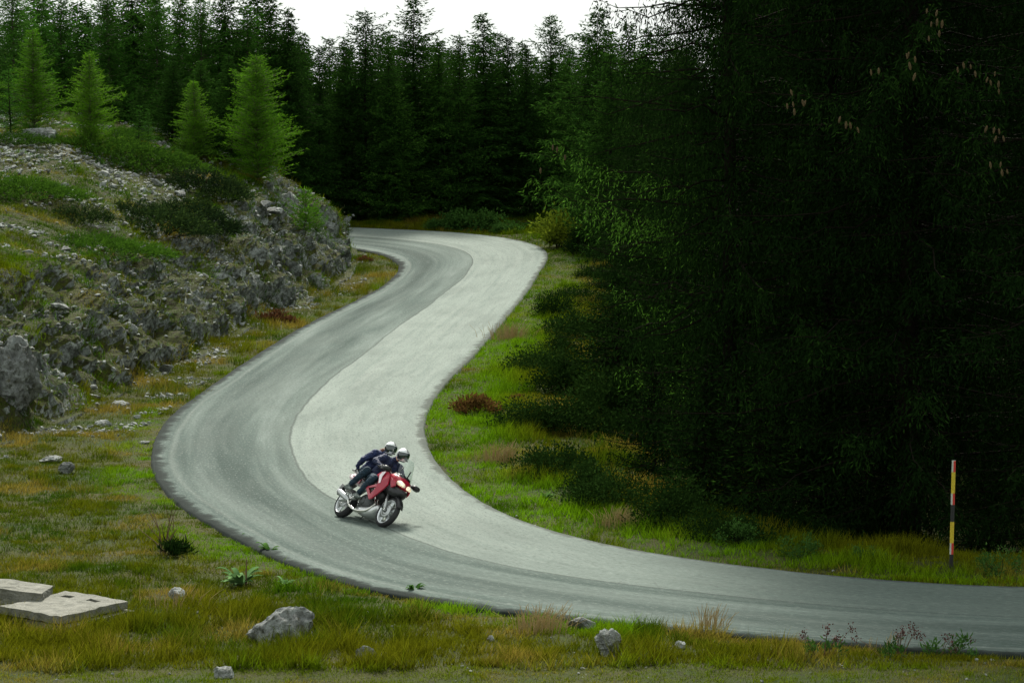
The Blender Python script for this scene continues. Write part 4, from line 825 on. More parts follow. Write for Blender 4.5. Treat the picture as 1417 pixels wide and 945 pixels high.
straw(983, 878, .55, 60, 11, 'pale dry grass tuft standing up against the lower road'); straw(748, 874, .45, 160, 12, 'dense golden dry grass tuft left of the flat road edge rock', .2); straw(690, 640, .5, 170, 13, 'pale dry grass tuft in the middle of the right verge', .22)
straw(705, 470, .6, 170, 14, 'straw coloured grass tuft on the upper right verge', .3); straw(1218, 905, .35, 16, 15, 'thin straw stems left of the tallest seeded weed'); straw(860, 728, .4, 140, 16, 'rusty straw tuft at the lower tip of the right verge', .22); straw(240, 845, .45, 40, 17, 'tall straw stems right of the concrete slab', .25)

# ================================================================== CONCRETE SLABS AND POLE
def concrete_mat():
    m, n, b, o = newmat('concrete'); co = objco(n); f = noise(n, co, 5, 7, 0.7); c = ramp(n, f, [(0.3, (0.07, 0.072, 0.055)), (0.5, (0.155, 0.154, 0.125)), (0.7, (0.22, 0.215, 0.178))])
    f2 = noise(n, co, 28, 5, 0.7); c = mixc(n, ramp(n, f2, [(0.5, (0, 0, 0)), (0.66, (.6, .6, .6))]), c, (0.10, 0.095, 0.06)); n.links.new(c, b.inputs['Base Color']); b.inputs['Roughness'].default_value = .95; bump(n, b, math_(n, 'ADD', f, f2), .8, .03); return m
M_CONC = concrete_mat()
def slab(name, A, B, C, thick, holes=(), nu=9, nv=9):
    """a cast slab spanned by A->B and A->C, with real slots through the listed grid cells"""
    A, B, C = map(np.array, (A, B, C)); n_ = unit(np.cross(B - A, C - A)); n_ = n_ if n_[2] > 0 else -n_; bm = bmesh.new(); vt = {}
    def vert(i, j, k):
        if (i, j, k) not in vt:
            p = A + (B - A) * i / nu + (C - A) * j / nv - n_ * thick * k; q = (fbm(p[None] * 7, 2, 3)[0] - .5) * .03; rim = i in (0, nu) or j in (0, nv); e_ = (np.array([hash3(np.array([i]), np.array([j]), np.array([s_]), 5)[0] for s_ in range(3)]) - .5) * (.02 if rim else .003); vt[i, j, k] = bm.verts.new(p + n_ * q + e_)
        return vt[i, j, k]
    solid = [[(i, j) not in holes for j in range(nv)] for i in range(nu)]
    for i in range(nu):
        for j in range(nv):
            if not solid[i][j]: continue
            for k in (0, 1): bm.faces.new([vert(i, j, k), vert(i + 1, j, k), vert(i + 1, j + 1, k), vert(i, j + 1, k)][::1 if k == 0 else -1])
            for di, dj, e in ((-1, 0, ((i, j), (i, j + 1))), (1, 0, ((i + 1, j + 1), (i + 1, j))), (0, -1, ((i + 1, j), (i, j))), (0, 1, ((i, j + 1), (i + 1, j + 1)))):
                a, c = i + di, j + dj
                if not (0 <= a < nu and 0 <= c < nv) or not solid[a][c]: bm.faces.new([vert(*e[0], 0), vert(*e[1], 0), vert(*e[1], 1), vert(*e[0], 1)])
    bmesh.ops.recalc_face_normals(bm, faces=bm.faces[:]); me = bpy.data.meshes.new(name); bm.to_mesh(me); bm.free(); me.materials.append(M_CONC); return me
def atz(px, py, z):
    d = ray(px, py); t = (z - CAM_H) / d[2]; return np.array([d[0] * t, d[1] * t, z])
zs = float(gp(110, 848).z) + .24
B_, C_, D_ = atz(91, 817, zs + .02), atz(176, 831, zs), atz(85, 853, zs - .03)
o = link('concrete_slab', slab('concrete_slab', C_, B_, D_, .13, {(8, 2), (9, 2), (3, 2), (4, 2)}, 12, 12)); tag(o, 'flat concrete slab with two dark slots in the left foreground', 'slab')
off = np.array([.12, -.02, -.16]); o = link('concrete_slab', slab('lower_slab', C_ + off, B_ + off, D_ + off, .14)); tag(o, 'lower concrete slab half hidden under the slotted one', 'slab')
def block():
    bm = bmesh.new(); bmesh.ops.create_cube(bm, size=1.0); bmesh.ops.subdivide_edges(bm, edges=bm.edges[:], cuts=14, use_grid_fill=True); V = np.array([v.co[:] for v in bm.verts]); F = np.array([[v.index for v in f.verts] for f in bm.faces]); bm.free()
    V = V * np.array([1.75, .8, .62]); V[:, 2] -= (V[:, 0] + .8) * .10; cn = np.minimum(np.minimum(.875 - np.abs(V[:, 0]), .4 - np.abs(V[:, 1])), 1)
    nn = fbm(V * 4, 4, 91) - .5; n2_ = fbm(V * 13, 3, 92) - .5; V = V + unit(V) * (nn * .16 + n2_ * .06)[:, None]; V[:, 2] -= .06 * (np.abs(V[:, 0]) > .8) * (V[:, 2] > .2); return mesh_np('block', V, F, [M_CONC], False)
p = gp(5, 850); o = link('concrete_block', block()); o.location = (at(10, 840, p.y).x - .2, p.y + .25, p.z + .26); o.rotation_euler = (0, 0, -.12); tag(o, 'rough old concrete block cut off by the left picture edge', 'block')

def pole():
    p = gp(1316, 787); t = thing('snow_pole', 'thin roadside pole with yellow, black, white and red bands before the dark wood', 'pole', p); sc = FPX / p.y; r_ = .036
    W = plain('pole_white', (.42, .44, .36), .6, var=.3); RD = plain('pole_red', (.48, .03, .018), .55, var=.1); YE = plain('pole_yellow', (.50, .37, .015), .55, var=.3); BK = plain('pole_black', (.012, .012, .012), .5)
    def seg(name, y0, y1, mats):
        z0, z1 = (785 - y1) / sc, (785 - y0) / sc; k = 12; an = np.linspace(0, 2 * np.pi, k, endpoint=False) - np.pi / 12; V = np.vstack([np.stack([np.cos(an) * r_, np.sin(an) * r_, np.full(k, z)], 1) for z in (z0, z0 + .002, z1 - .002, z1)]); F, mi = [], []
        for s in range(3):
            for j in range(k):
                F.append((s * k + j, s * k + (j + 1) % k, (s + 1) * k + (j + 1) % k, (s + 1) * k + j)); mi.append(1 if len(mats) > 1 and math.cos((an[j] + an[(j + 1) % k if j < k - 1 else j]) / 2 if j < k - 1 else an[j] + .26) > mats_split else 0)
        me = mesh_np(name, V, np.array(F), mats, False, midx=mi); cap = bmesh.new(); cap.from_mesh(me); cap.verts.ensure_lookup_table(); cap.faces.new([cap.verts[3 * k + j] for j in range(k)]); cap.to_mesh(me); cap.free(); link(name, me, t)
    mats_split = -.45
    for nm, y0, y1, mt in [('post', 764, 790, [BK]), ('reflector_band', 748, 764, [W, RD]), ('yellow_band', 718, 748, [YE]), ('black_band', 694, 718, [BK]), ('reflector_band', 678, 694, [W, RD]), ('yellow_band', 648, 678, [YE]), ('reflector_band', 632, 648, [W, RD])]: seg(nm, y0, y1, mt)
    t.rotation_euler = (0, .012, 0)
pole()

# ================================================================== MOTORCYCLE AND RIDERS
# bike space: x forward, y left, z up, origin on the road half way between the tyres
def bike_paint(name, col, rough=.22, metal=.0, coat=1.0): return plain(name, col, rough, metal, coat, .05, 8)
B_RED = bike_paint('paint_raspberry', (.33, .003, .024), .35, 0, .25); B_SILV = bike_paint('paint_silver', (.62, .63, .62), .3, .55, .4); B_BLK = plain('black_plastic', (.012, .012, .013), .45, var=.1); B_RUB = plain('tyre_rubber', (.014, .014, .015), .75, var=.2, scale=50)
B_RIM = plain('rim_silver', (.74, .76, .76), .32, .6, 0, .05); B_CHR = plain('chrome', (.70, .68, .62), .16, 1.0, 0, .05); B_STEEL = plain('steel', (.42, .43, .42), .35, .9, 0, .1); B_ENG = plain('engine_cast', (.07, .075, .075), .5, .5, 0, .2)
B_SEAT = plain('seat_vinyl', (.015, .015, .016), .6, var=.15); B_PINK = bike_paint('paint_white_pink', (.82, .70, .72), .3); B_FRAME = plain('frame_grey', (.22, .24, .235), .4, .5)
def lamp_mat(name, col, e):
    m, n, b, o = newmat(name); b.inputs['Base Color'].default_value = (.8, .76, .66, 1); b.inputs['Roughness'].default_value = .12; b.inputs['Emission Color'].default_value = (*col, 1)
    f = noise(n, objco(n), 22, 3); n.links.new(math_(n, 'MULTIPLY', ramp(n, f, [(.4, (.15, .15, .15)), (.62, (1, 1, 1))]), e), b.inputs['Emission Strength']); b.inputs['Coat Weight'].default_value = 1; return m
B_LAMP = lamp_mat('headlight_lit', (1.0, .78, .45), .4)
def glass_mat():
    m, n, b, o = newmat('windscreen_glass'); tr = N(n, 'ShaderNodeBsdfTransparent'); tr.inputs[0].default_value = (.80, .86, .84, 1); gl = N(n, 'ShaderNodeBsdfGlossy'); gl.inputs['Roughness'].default_value = .06
    fr = N(n, 'ShaderNodeFresnel'); fr.inputs[0].default_value = 1.5; k = math_(n, 'ADD', math_(n, 'MULTIPLY', fr.outputs[0], .9), math_(n, 'MULTIPLY', noise(n, objco(n), 6), .08), True); mx = N(n, 'ShaderNodeMixShader'); n.links.new(k, mx.inputs[0]); n.links.new(tr.outputs[0], mx.inputs[1]); n.links.new(gl.outputs[0], mx.inputs[2]); n.links.new(mx.outputs[0], o.inputs[0]); return m
B_GLASS = glass_mat(); B_AMBER = plain('amber_lens', (.65, .24, .02), .2, coat=1); B_TAIL = plain('tail_lens', (.55, .01, .01), .2, coat=1)

HEAD, LEAN = R(-55), R(34.5)
pr, pf = on_base(463, 713), on_base(533, 736); mid = (pr + pf) / 2
BIKE_M = Matrix.Translation((mid[0], mid[1], float(zb(mid[1])) + .036)) @ Matrix.Rotation(HEAD, 4, 'Z') @ Matrix.Rotation(-LEAN, 4, 'X')
bike = thing('motorcycle', 'raspberry red touring motorcycle leaning into the bend with two riders aboard', 'motorcycle'); bike.matrix_world = BIKE_M
def bm_obj(name, bm, mat, parent=bike, smooth=True, bevel=0):
    if bevel: bmesh.ops.bevel(bm, geom=bm.edges[:], offset=bevel, segments=2, affect='EDGES', profile=.6)
    bmesh.ops.recalc_face_normals(bm, faces=bm.faces[:]); me = bpy.data.meshes.new(name); bm.to_mesh(me); bm.free()
    for m in (mat if isinstance(mat, (list, tuple)) else [mat]): me.materials.append(m)
    for p in me.polygons: p.use_smooth = smooth
    return link(name, me, parent)
def bm_add(bm, V, F):
    vs_ = [bm.verts.new(v) for v in V]
    for f in F:
        try: bm.faces.new([vs_[i] for i in f])
        except ValueError: pass
    return vs_
def tube(bm, P, rad, k=10, cap=True):
    P = np.array(P, float)
    if len(P) > 2:                                     # smooth the path
        Q = [P[0]]
        for i in range(len(P) - 1):
            p0, p1, p2, p3 = P[max(0, i - 1)], P[i], P[i + 1], P[min(len(P) - 1, i + 2)]
            for t in (.25, .5, .75, 1): Q.append(.5 * (2 * p1 + (p2 - p0) * t + (2 * p0 - 5 * p1 + 4 * p2 - p3) * t * t + (3 * p1 - p0 - 3 * p2 + p3) * t ** 3))
        rad = np.interp(np.linspace(0, 1, len(Q)), np.linspace(0, 1, len(P)), rad if np.ndim(rad) else [rad] * len(P)); P = np.array(Q)
    else: rad = np.array(rad if np.ndim(rad) else [rad] * len(P), float)
    V, F = tube_np(P, rad, k); vs_ = bm_add(bm, V, F)
    if cap: bm.faces.new(vs_[:k][::-1]); bm.faces.new(vs_[-k:])
def lathe_y(bm, prof, c, k=36, mat=0):
    """profile (radius, y) turned about the y axis through c"""
    an = np.linspace(0, 2 * np.pi, k, endpoint=False); V = np.array([[c[0] + r_ * math.cos(a), c[1] + y, c[2] + r_ * math.sin(a)] for r_, y in prof for a in an]); m = len(prof)
    F = [(i * k + j, i * k + (j + 1) % k, (i + 1) * k + (j + 1) % k, (i + 1) * k + j) for i in range(m - 1) for j in range(k)]; bm_add(bm, V, F)
def loft(bm, rings, cap=True):
    k = len(rings[0]); vs_ = bm_add(bm, [p for r_ in rings for p in r_], [(i * k + j, i * k + (j + 1) % k, (i + 1) * k + (j + 1) % k, (i + 1) * k + j) for i in range(len(rings) - 1) for j in range(k)])
    if cap: bm.faces.new(vs_[:k][::-1]); bm.faces.new(vs_[-k:])
def ring(x, zc, hw, hh, k=14, sq=2.6, tilt=0, yc=0):
    o = []
    for a in np.linspace(0, 2 * np.pi, k, endpoint=False):
        c, s = math.cos(a), math.sin(a); y = hw * abs(c) ** (2 / sq) * (1 if c >= 0 else -1); z = hh * abs(s) ** (2 / sq) * (1 if s >= 0 else -1); o.append((x - tilt * z, y + yc, zc + z))
    return o
def plate(bm, pts, y, th, bulge=0.0, hole=None):
    """side panel: outline in (x,z), standing at y, th thick; an optional hole is bridged so the opening is real"""
    sgn = 1 if y > 0 else -1; cx = np.mean([p[0] for p in pts]); cz = np.mean([p[1] for p in pts])
    def yy(p, out): return y + sgn * (bulge * (1 - min(1, ((p[0] - cx) ** 2 + (p[1] - cz) ** 2) / .12)) + (th if out else 0)) - sgn * .25 * max(0, p[0] - .45)
    def loop(ps, out): return [bm.verts.new((p[0], yy(p, out), p[1])) for p in ps]
    o1, o0 = loop(pts, True), loop(pts, False); n = len(pts)
    for i in range(n): bm.faces.new([o0[i], o0[(i + 1) % n], o1[(i + 1) % n], o1[i]])
    if hole is None: bm.faces.new(o1); bm.faces.new(o0[::-1])
    else:
        h1, h0 = loop(hole, True), loop(hole, False); m = len(hole)
        for i in range(m): bm.faces.new([h1[i], h1[(i + 1) % m], h0[(i + 1) % m], h0[i]])
        for a, b in ((o1, h1), (o0, h0)):
            ed = [bm.edges.get((a[i], a[(i + 1) % n])) for i in range(n)] + [bm.edges.get((b[i], b[(i + 1) % m])) for i in range(m)]
            bmesh.ops.triangle_fill(bm, edges=[e for e in ed if e], use_beauty=True)
nb = bmesh.new
# wheels
def wheel(cx, cz, rw, tw, name_label):
    c = (cx, 0, cz); b_ = nb(); lathe_y(b_, [(.03, -.06), (.05, -.06), (.055, -.04), (.055, .04), (.05, .06), (.03, .06), (.03, -.06)], c, 20)
    for s in range(5):
        a = s * 2 * math.pi / 5 + .3
        for da in (-.16, .16):
            p0 = (cx + .045 * math.cos(a), 0, cz + .045 * math.sin(a)); pm = (cx + .12 * math.cos(a + da * .3), 0, cz + .12 * math.sin(a + da * .3)); p1 = (cx + (rw - .085) * math.cos(a + da), 0, cz + (rw - .085) * math.sin(a + da)); tube(b_, [p0, pm, p1], [.026, .02, .017], 6)
    w_ = bm_obj('wheel', b_, B_RIM); w_['label'] = name_label; ri = rw - .075; hw = tw * .42
    b_ = nb(); lathe_y(b_, [(ri + .012, -hw), (ri - .004, -hw), (ri - .012, -hw * .75), (ri - .03, -hw * .3), (ri - .03, hw * .3), (ri - .012, hw * .75), (ri - .004, hw), (ri + .012, hw), (ri + .004, 0), (ri + .012, -hw)], c, 48); bm_obj('rim', b_, B_RIM, w_)
    b_ = nb(); pr_ = [(ri + .006, -hw * .98)] + [(rw - tw * .55 + tw * .55 * math.cos(a), tw * .5 * math.sin(a) * (1.12 if abs(a) > 1 else 1.0)) for a in np.linspace(-1.45, 1.45, 15)] + [(ri + .006, hw * .98)]; lathe_y(b_, pr_, c, 56); bm_obj('tyre', b_, B_RUB, w_)
    return w_
WB = 1.56; FW = wheel(WB / 2, .325, .325, .115, 'front wheel with twin brake discs'); RW = wheel(-WB / 2, .318, .318, .155, 'rear wheel with wide tyre')
def disc(cx, cz, y, r_, par):
    b_ = nb(); lathe_y(b_, [(r_ - .055, y - .003), (r_, y - .003), (r_, y + .003), (r_ - .055, y + .003), (r_ - .055, y - .003)], (cx, 0, cz), 40)
    lathe_y(b_, [(.05, y - .006), (r_ - .05, y - .004), (r_ - .05, y + .004), (.05, y + .006), (.05, y - .006)], (cx, 0, cz), 20); bm_obj('brake_disc', b_, B_STEEL, par)
for y in (-.075, .075): disc(WB / 2, .325, y, .15, FW)
disc(-WB / 2, .318, -.085, .125, RW)
# fork, fender, calipers
for s in (-1, 1):
    b_ = nb(); tube(b_, [(WB / 2 - .01, s * .105, .30), (WB / 2 - .15, s * .105, .66)], [.033, .029], 12); tube(b_, [(WB / 2 - .15, s * .105, .66), (WB / 2 - .28, s * .105, 1.02)], [.022, .022], 10); tube(b_, [(WB / 2, s * .06, .325), (WB / 2, s * .13, .325)], .022, 10); bm_obj('fork_leg', b_, B_STEEL)
    b_ = nb(); tube(b_, [(WB / 2 - .125, s * .088, .37), (WB / 2 - .15, s * .088, .47)], [.035, .032], 8); bm_obj('brake_caliper', b_, B_ENG)
b_ = nb(); rg = []
for a in np.linspace(R(20), R(165), 12):
    rr_ = .355; cx, cz = WB / 2, .325; rg.append([(cx + (rr_ + dz) * math.cos(a), y, cz + (rr_ + dz) * math.sin(a)) for y, dz in ((-.075, -.03), (-.065, .0), (-.03, .014), (.03, .014), (.065, 0), (.075, -.03), (.06, -.022), (0, .002), (-.06, -.022))])
loft(b_, rg); bm_obj('front_fender', b_, B_BLK)
# engine, frame, radiator, belly pan, exhausts
b_ = nb(); loft(b_, [ring(-.22, .42, .12, .14), ring(-.1, .42, .17, .17), ring(.08, .42, .18, .18), ring(.2, .42, .15, .15)]); loft(b_, [ring(.0, .62, .12, .10), ring(.12, .66, .13, .12), ring(.28, .60, .12, .10)])
for k in range(6): loft(b_, [ring(.20 + .012 * k, .50 + .03 * k, .14, .008), ring(.32 + .012 * k, .50 + .03 * k, .13, .008)])
for s in (-1, 1): lathe_y(b_, [(.0, s * .20), (.08, s * .195), (.095, s * .17), (.095, s * .1)], (-.02, 0, .40), 18)
bm_obj('engine', b_, B_ENG)
b_ = nb(); loft(b_, [ring(.40, .62, .17, .13, tilt=-.2), ring(.44, .62, .17, .13, tilt=-.2)]); bm_obj('radiator', b_, B_BLK)
for s in (-1, 1):
    b_ = nb(); tube(b_, [(.46, s * .05, .98), (.25, s * .17, .80), (-.05, s * .20, .62), (-.28, s * .17, .45)], [.03, .035, .04, .035], 8); tube(b_, [(-.1, s * .14, .76), (-.5, s * .13, .80), (-.85, s * .10, .80)], .018, 8); bm_obj('frame_spar', b_, B_FRAME)
b_ = nb(); loft(b_, [ring(-.20, .23, .10, .06), ring(-.05, .215, .15, .085), ring(.2, .22, .165, .10), ring(.40, .28, .15, .11), ring(.48, .35, .11, .07)]); bm_obj('belly_pan', b_, B_SILV)
b_ = nb()
for s in (-1, 1): tube(b_, [(-.26, s * .13, .44), (-WB / 2 + .02, s * .145, .318), (-WB / 2 - .06, s * .145, .31)], [.04, .034, .03], 10)
bm_obj('swingarm', b_, B_STEEL)
b_ = nb()
for y in (-.07, -.14): tube(b_, [(.30, y, .55), (.40, y, .38), (.25, y - .03, .20), (-.1, y - .06, .16), (-.34, y - .08, .24)], .021, 10)
tube(b_, [(-.30, -.20, .20), (-.36, -.21, .25), (-.42, -.215, .31), (-.48, -.22, .345)], [.022, .024, .026, .028], 10); bm_obj('exhaust_pipe', b_, B_CHR)
for s in (-1, 1):
    b_ = nb(); loft(b_, [[(x, s * yc + y, z) for x, y, z in ring(xx, zc, hw, hh, 14, 2.6)] for xx, zc, hw, hh, yc in ((-.42, .33, .03, .035, .21), (-.50, .355, .05, .06, .225), (-.78, .43, .056, .068, .24), (-.88, .455, .042, .05, .24))]); bm_obj('muffler', b_, B_STEEL)
# tank, seat, tail
b_ = nb(); loft(b_, [ring(-.16, .90, .10, .06), ring(-.05, .94, .16, .12), ring(.12, .99, .20, .15), ring(.28, .99, .20, .15), ring(.40, .96, .16, .12), ring(.45, .94, .10, .08)]); bm_obj('fuel_tank', b_, B_RED)
b_ = nb(); loft(b_, [ring(-.02, .90, .09, .03), ring(-.15, .865, .14, .045), ring(-.38, .86, .16, .05), ring(-.46, .90, .15, .06), ring(-.62, .935, .14, .055), ring(-.82, .95, .11, .045)]); bm_obj('seat', b_, B_SEAT)
b_ = nb(); loft(b_, [ring(-.45, .78, .14, .08), ring(-.65, .82, .18, .10), ring(-.85, .85, .17, .11), ring(-1.02, .88, .11, .07)]); bm_obj('tail_cowl', b_, B_PINK)
b_ = nb(); plate(b_, [(-.45, .72), (-.78, .80), (-.80, .88), (-.45, .84)], -.15, .02); plate(b_, [(-.45, .72), (-.78, .80), (-.80, .88), (-.45, .84)], .15, .02); bm_obj('tail_panel', b_, B_RED, smooth=False)
b_ = nb(); tube(b_, [(-.55, -.15, .90), (-.75, -.18, .99), (-.98, -.13, 1.0), (-1.02, 0, 1.0), (-.98, .13, 1.0), (-.75, .18, .99), (-.55, .15, .90)], .014, 8); bm_obj('grab_rail', b_, B_STEEL)
b_ = nb(); loft(b_, [ring(-1.0, .87, .08, .035), ring(-1.03, .87, .07, .025)]); bm_obj('tail_light', b_, B_TAIL)
b_ = nb(); loft(b_, [[(x, y, z) for x, y, z in ((-.88, -.08, .80), (-.88, .08, .80), (-.84, .08, .76), (-.84, -.08, .76))], [(-1.08, -.085, .62), (-1.08, .085, .62), (-1.05, .085, .60), (-1.05, -.085, .60)], [(-1.16, -.085, .44), (-1.16, .085, .44), (-1.13, .085, .43), (-1.13, -.085, .43)]]); bm_obj('rear_fender', b_, B_BLK, smooth=False)
b_ = nb(); loft(b_, [[(-1.14, -.10, .68), (-1.14, .10, .68), (-1.125, .10, .68), (-1.125, -.10, .68)], [(-1.20, -.10, .50), (-1.20, .10, .50), (-1.185, .10, .50), (-1.185, -.10, .50)]]); bm_obj('licence_plate', b_, plain('plate_white', (.7, .7, .68), .4), smooth=False)
# fairing: raspberry side panels with their triangular opening, front cowl, nose
SP_ = [(.02, .64), (.06, .69), (.40, .76), (.29, .95), (.34, 1.04), (.50, 1.08), (.56, 1.05), (.58, .97), (.64, .82), (.58, .68), (.40, .46), (.31, .42)]
for s in (-1, 1):
    b_ = nb(); plate(b_, SP_, s * .235, .03, .045, [(.12, .65), (.40, .695), (.29, .53)]); o = bm_obj('side_panel', b_, B_RED, smooth=False, bevel=.006)
    b_ = nb(); plate(b_, [(.31, .95), (.35, 1.03), (.46, 1.06), (.42, .93), (.46, .80), (.42, .78)], s * .302, .006); bm_obj('panel_sheen', b_, B_PINK, smooth=False)  # pale strip painting the sky's sheen onto the panel arm
    b_ = nb(); plate(b_, [(.64, .98), (.80, .93), (.84, .84), (.76, .78), (.70, .86)], s * .245, .03, .03); bm_obj('cowl_panel', b_, B_RED, smooth=False, bevel=.006)
    b_ = nb(); plate(b_, [(.665, .955), (.70, .95), (.735, .80), (.70, .84)], s * .275, .012); bm_obj('turn_signal', b_, plain('clear_lens', (.75, .77, .75), .2, coat=1), smooth=False)
b_ = nb(); loft(b_, [ring(.46, .98, .22, .12), ring(.58, 1.0, .23, .14), ring(.72, .99, .20, .13), ring(.82, .95, .16, .10), ring(.90, .90, .10, .06)]); bm_obj('front_cowl', b_, B_RED)
b_ = nb(); loft(b_, [ring(.50, .78, .19, .13), ring(.66, .78, .20, .13), ring(.80, .76, .17, .12), ring(.92, .76, .11, .08), ring(.99, .77, .05, .035)]); bm_obj('nose_cone', b_, B_BLK)
for s in (-1, 1):
    b_ = nb(); loft(b_, [ring(.78, .945, .075, .06, yc=s * .10, tilt=.5), ring(.88, .935, .075, .058, yc=s * .092, tilt=.5), ring(.925, .92, .055, .04, yc=s * .082, tilt=.5)]); bm_obj('headlight', b_, B_LAMP)
b_ = nb(); nx_, nz_ = 13, 10; g_ = []
for j in range(nz_):
    f = j / (nz_ - 1); z = 1.04 + .46 * f; xx = .82 - .26 * f + .05 * f * f; hw = .20 * (1 - .12 * f) * (1 if f < .75 else math.sqrt(max(.0, 1 - ((f - .75) / .32) ** 2)))
    g_.append([(xx - .42 * (hw * (2 * i / (nx_ - 1) - 1)) ** 2 * 6, hw * (2 * i / (nx_ - 1) - 1), z) for i in range(nx_)])
bm_add(b_, [p for r_ in g_ for p in r_], [(j * nx_ + i, j * nx_ + i + 1, (j + 1) * nx_ + i + 1, (j + 1) * nx_ + i) for j in range(nz_ - 1) for i in range(nx_ - 1)]); bm_obj('windscreen', b_, B_GLASS)
b_ = nb(); loft(b_, [ring(.50, 1.06, .19, .04), ring(.66, 1.10, .17, .05), ring(.76, 1.09, .13, .04)]); tube(b_, [(.60, -.12, 1.12), (.64, -.10, 1.3)], .014, 6); tube(b_, [(.60, .12, 1.12), (.64, .10, 1.3)], .014, 6); bm_obj('dashboard', b_, B_BLK)
b_ = nb(); tube(b_, [(.28, -.40, 1.10), (.38, -.20, 1.12), (.44, -.06, 1.06), (.44, .06, 1.06), (.38, .20, 1.12), (.28, .40, 1.10)], .013, 8); hb = bm_obj('handlebar', b_, B_STEEL)
for s in (-1, 1):
    b_ = nb(); tube(b_, [(.27, s * .42, 1.098), (.335, s * .29, 1.112)], .019, 10); bm_obj('grip', b_, B_RUB, hb)
    b_ = nb(); plate(b_, [(.38, 1.05), (.46, 1.06), (.47, 1.12), (.41, 1.15), (.37, 1.11)], s * .37, .03, .02); bm_obj('hand_guard', b_, B_BLK, bevel=.008)
    b_ = nb(); tube(b_, [(.52, s * .22, 1.05), (.58, s * .33, 1.08), (.60, s * .38, 1.08)], .013, 8); loft(b_, [ring(.55, 1.08, .05, .035, yc=s * .40), ring(.60, 1.08, .095, .06, yc=s * .41), ring(.66, 1.08, .08, .05, yc=s * .41), ring(.69, 1.08, .03, .02, yc=s * .41)]); bm_obj('mirror', b_, B_BLK)
for s in (-1, 1):
    for x, z in ((-.22, .385), (-.60, .50)):
        b_ = nb(); tube(b_, [(x, s * .14, z), (x, s * .29, z)], .014, 8); bm_obj('foot_peg', b_, B_STEEL)
b_ = nb(); tube(b_, [(-.1, .12, .30), (-.35, .2, .12)], [.014, .010], 8); bm_obj('side_stand', b_, B_BLK)

# ---- riders: tapered capsules fused into one skin by a voxel remesh, dressed by region
M_NAVY = plain('navy_jacket', (.007, .016, .066), .75, var=.35, scale=14); M_NAVY2 = plain('blue_jacket', (.005, .012, .046), .75, var=.4, scale=11); M_JEAN = plain('dark_jeans', (.010, .028, .046), .85, var=.4, scale=18); M_GLOVE = plain('black_glove', (.012, .012, .013), .6); M_BOOT = plain('grey_boot', (.10, .12, .11), .6, var=.2); M_SKIN = plain('skin', (.45, .27, .19), .55)
M_HELM = plain('helmet_white', (.74, .76, .74), .2, .15, 1.0, .04); M_HELM_BK = plain('helmet_black', (.014, .014, .015), .2, 0, 1.0); M_VISOR = plain('smoked_visor', (.02, .035, .03), .06, 0, 1.0, .05); M_HAIR = plain('brown_hair', (.13, .05, .025), .6, var=.3, scale=60)
def capsule(V, F, tagl, a, b, ra, rb, t, k=12):
    a, b = np.array(a, float), np.array(b, float); d = unit(b - a); up = np.array([0, 0, 1.0]) if abs(d[2]) < .9 else np.array([1.0, 0, 0]); u = unit(np.cross(d, up)); v = np.cross(d, u); an = np.linspace(0, 2 * np.pi, k, endpoint=False); o = sum(len(x) for x in V); rings_ = []
    for s in np.linspace(-np.pi / 2, 0, 5): rings_.append((a + d * ra * math.sin(s), ra * math.cos(s)))
    for s in np.linspace(0, np.pi / 2, 5): rings_.append((b + d * rb * math.sin(s), rb * math.cos(s)))
    W_ = np.vstack([c + max(rr_, 1e-4) * (np.cos(an)[:, None] * u + np.sin(an)[:, None] * v) for c, rr_ in rings_]); V.append(W_)
    for i in range(len(rings_) - 1):
        for j in range(k): F.append((o + i * k + j, o + i * k + (j + 1) % k, o + (i + 1) * k + (j + 1) % k, o + (i + 1) * k + j))
    F.append(tuple(o + j for j in range(k))[::-1]); F.append(tuple(o + (len(rings_) - 1) * k + j for j in range(k))); tagl.append((a, b, max(ra, rb), t))
def hand(V, F, T, wrist, grip, axis, knuck, s):
    """palm and five fingers curled round a bar through grip along axis; knuck = side the knuckles lie"""
    grip = np.array(grip, float); axis = unit(np.array(axis, float)); kn = unit(np.array(knuck, float)); kn = unit(kn - axis * (kn @ axis)); ot = np.cross(axis, kn) * s
    ot = ot if ot[2] > 0 else -ot; palm = grip + ot * .035 - kn * .02; capsule(V, F, T, wrist, palm, .030, .034, 'glove', 10)
    for j, (o_, l) in enumerate(((-.033, .9), (-.011, 1.05), (.011, 1.0), (.033, .82))):
        p0 = palm + axis * o_ + ot * .006; p1 = grip + axis * o_ + kn * .036 * l + ot * .024; p2 = grip + axis * o_ + kn * .036 - ot * .014 * l; p3 = grip + axis * o_ + kn * .008 - ot * .034 * l
        capsule(V, F, T, p0, p1, .0115, .0105, 'glove', 8); capsule(V, F, T, p1, p2, .0105, .0098, 'glove', 8); capsule(V, F, T, p2, p3, .0098, .0088, 'glove', 8)
    q0 = palm - axis * .04 * s; q1 = grip - axis * .052 * s - kn * .022 - ot * .004; q2 = grip - axis * .045 * s + kn * .008 - ot * .032; capsule(V, F, T, q0, q1, .0125, .0115, 'glove', 8); capsule(V, F, T, q1, q2, .0115, .010, 'glove', 8)
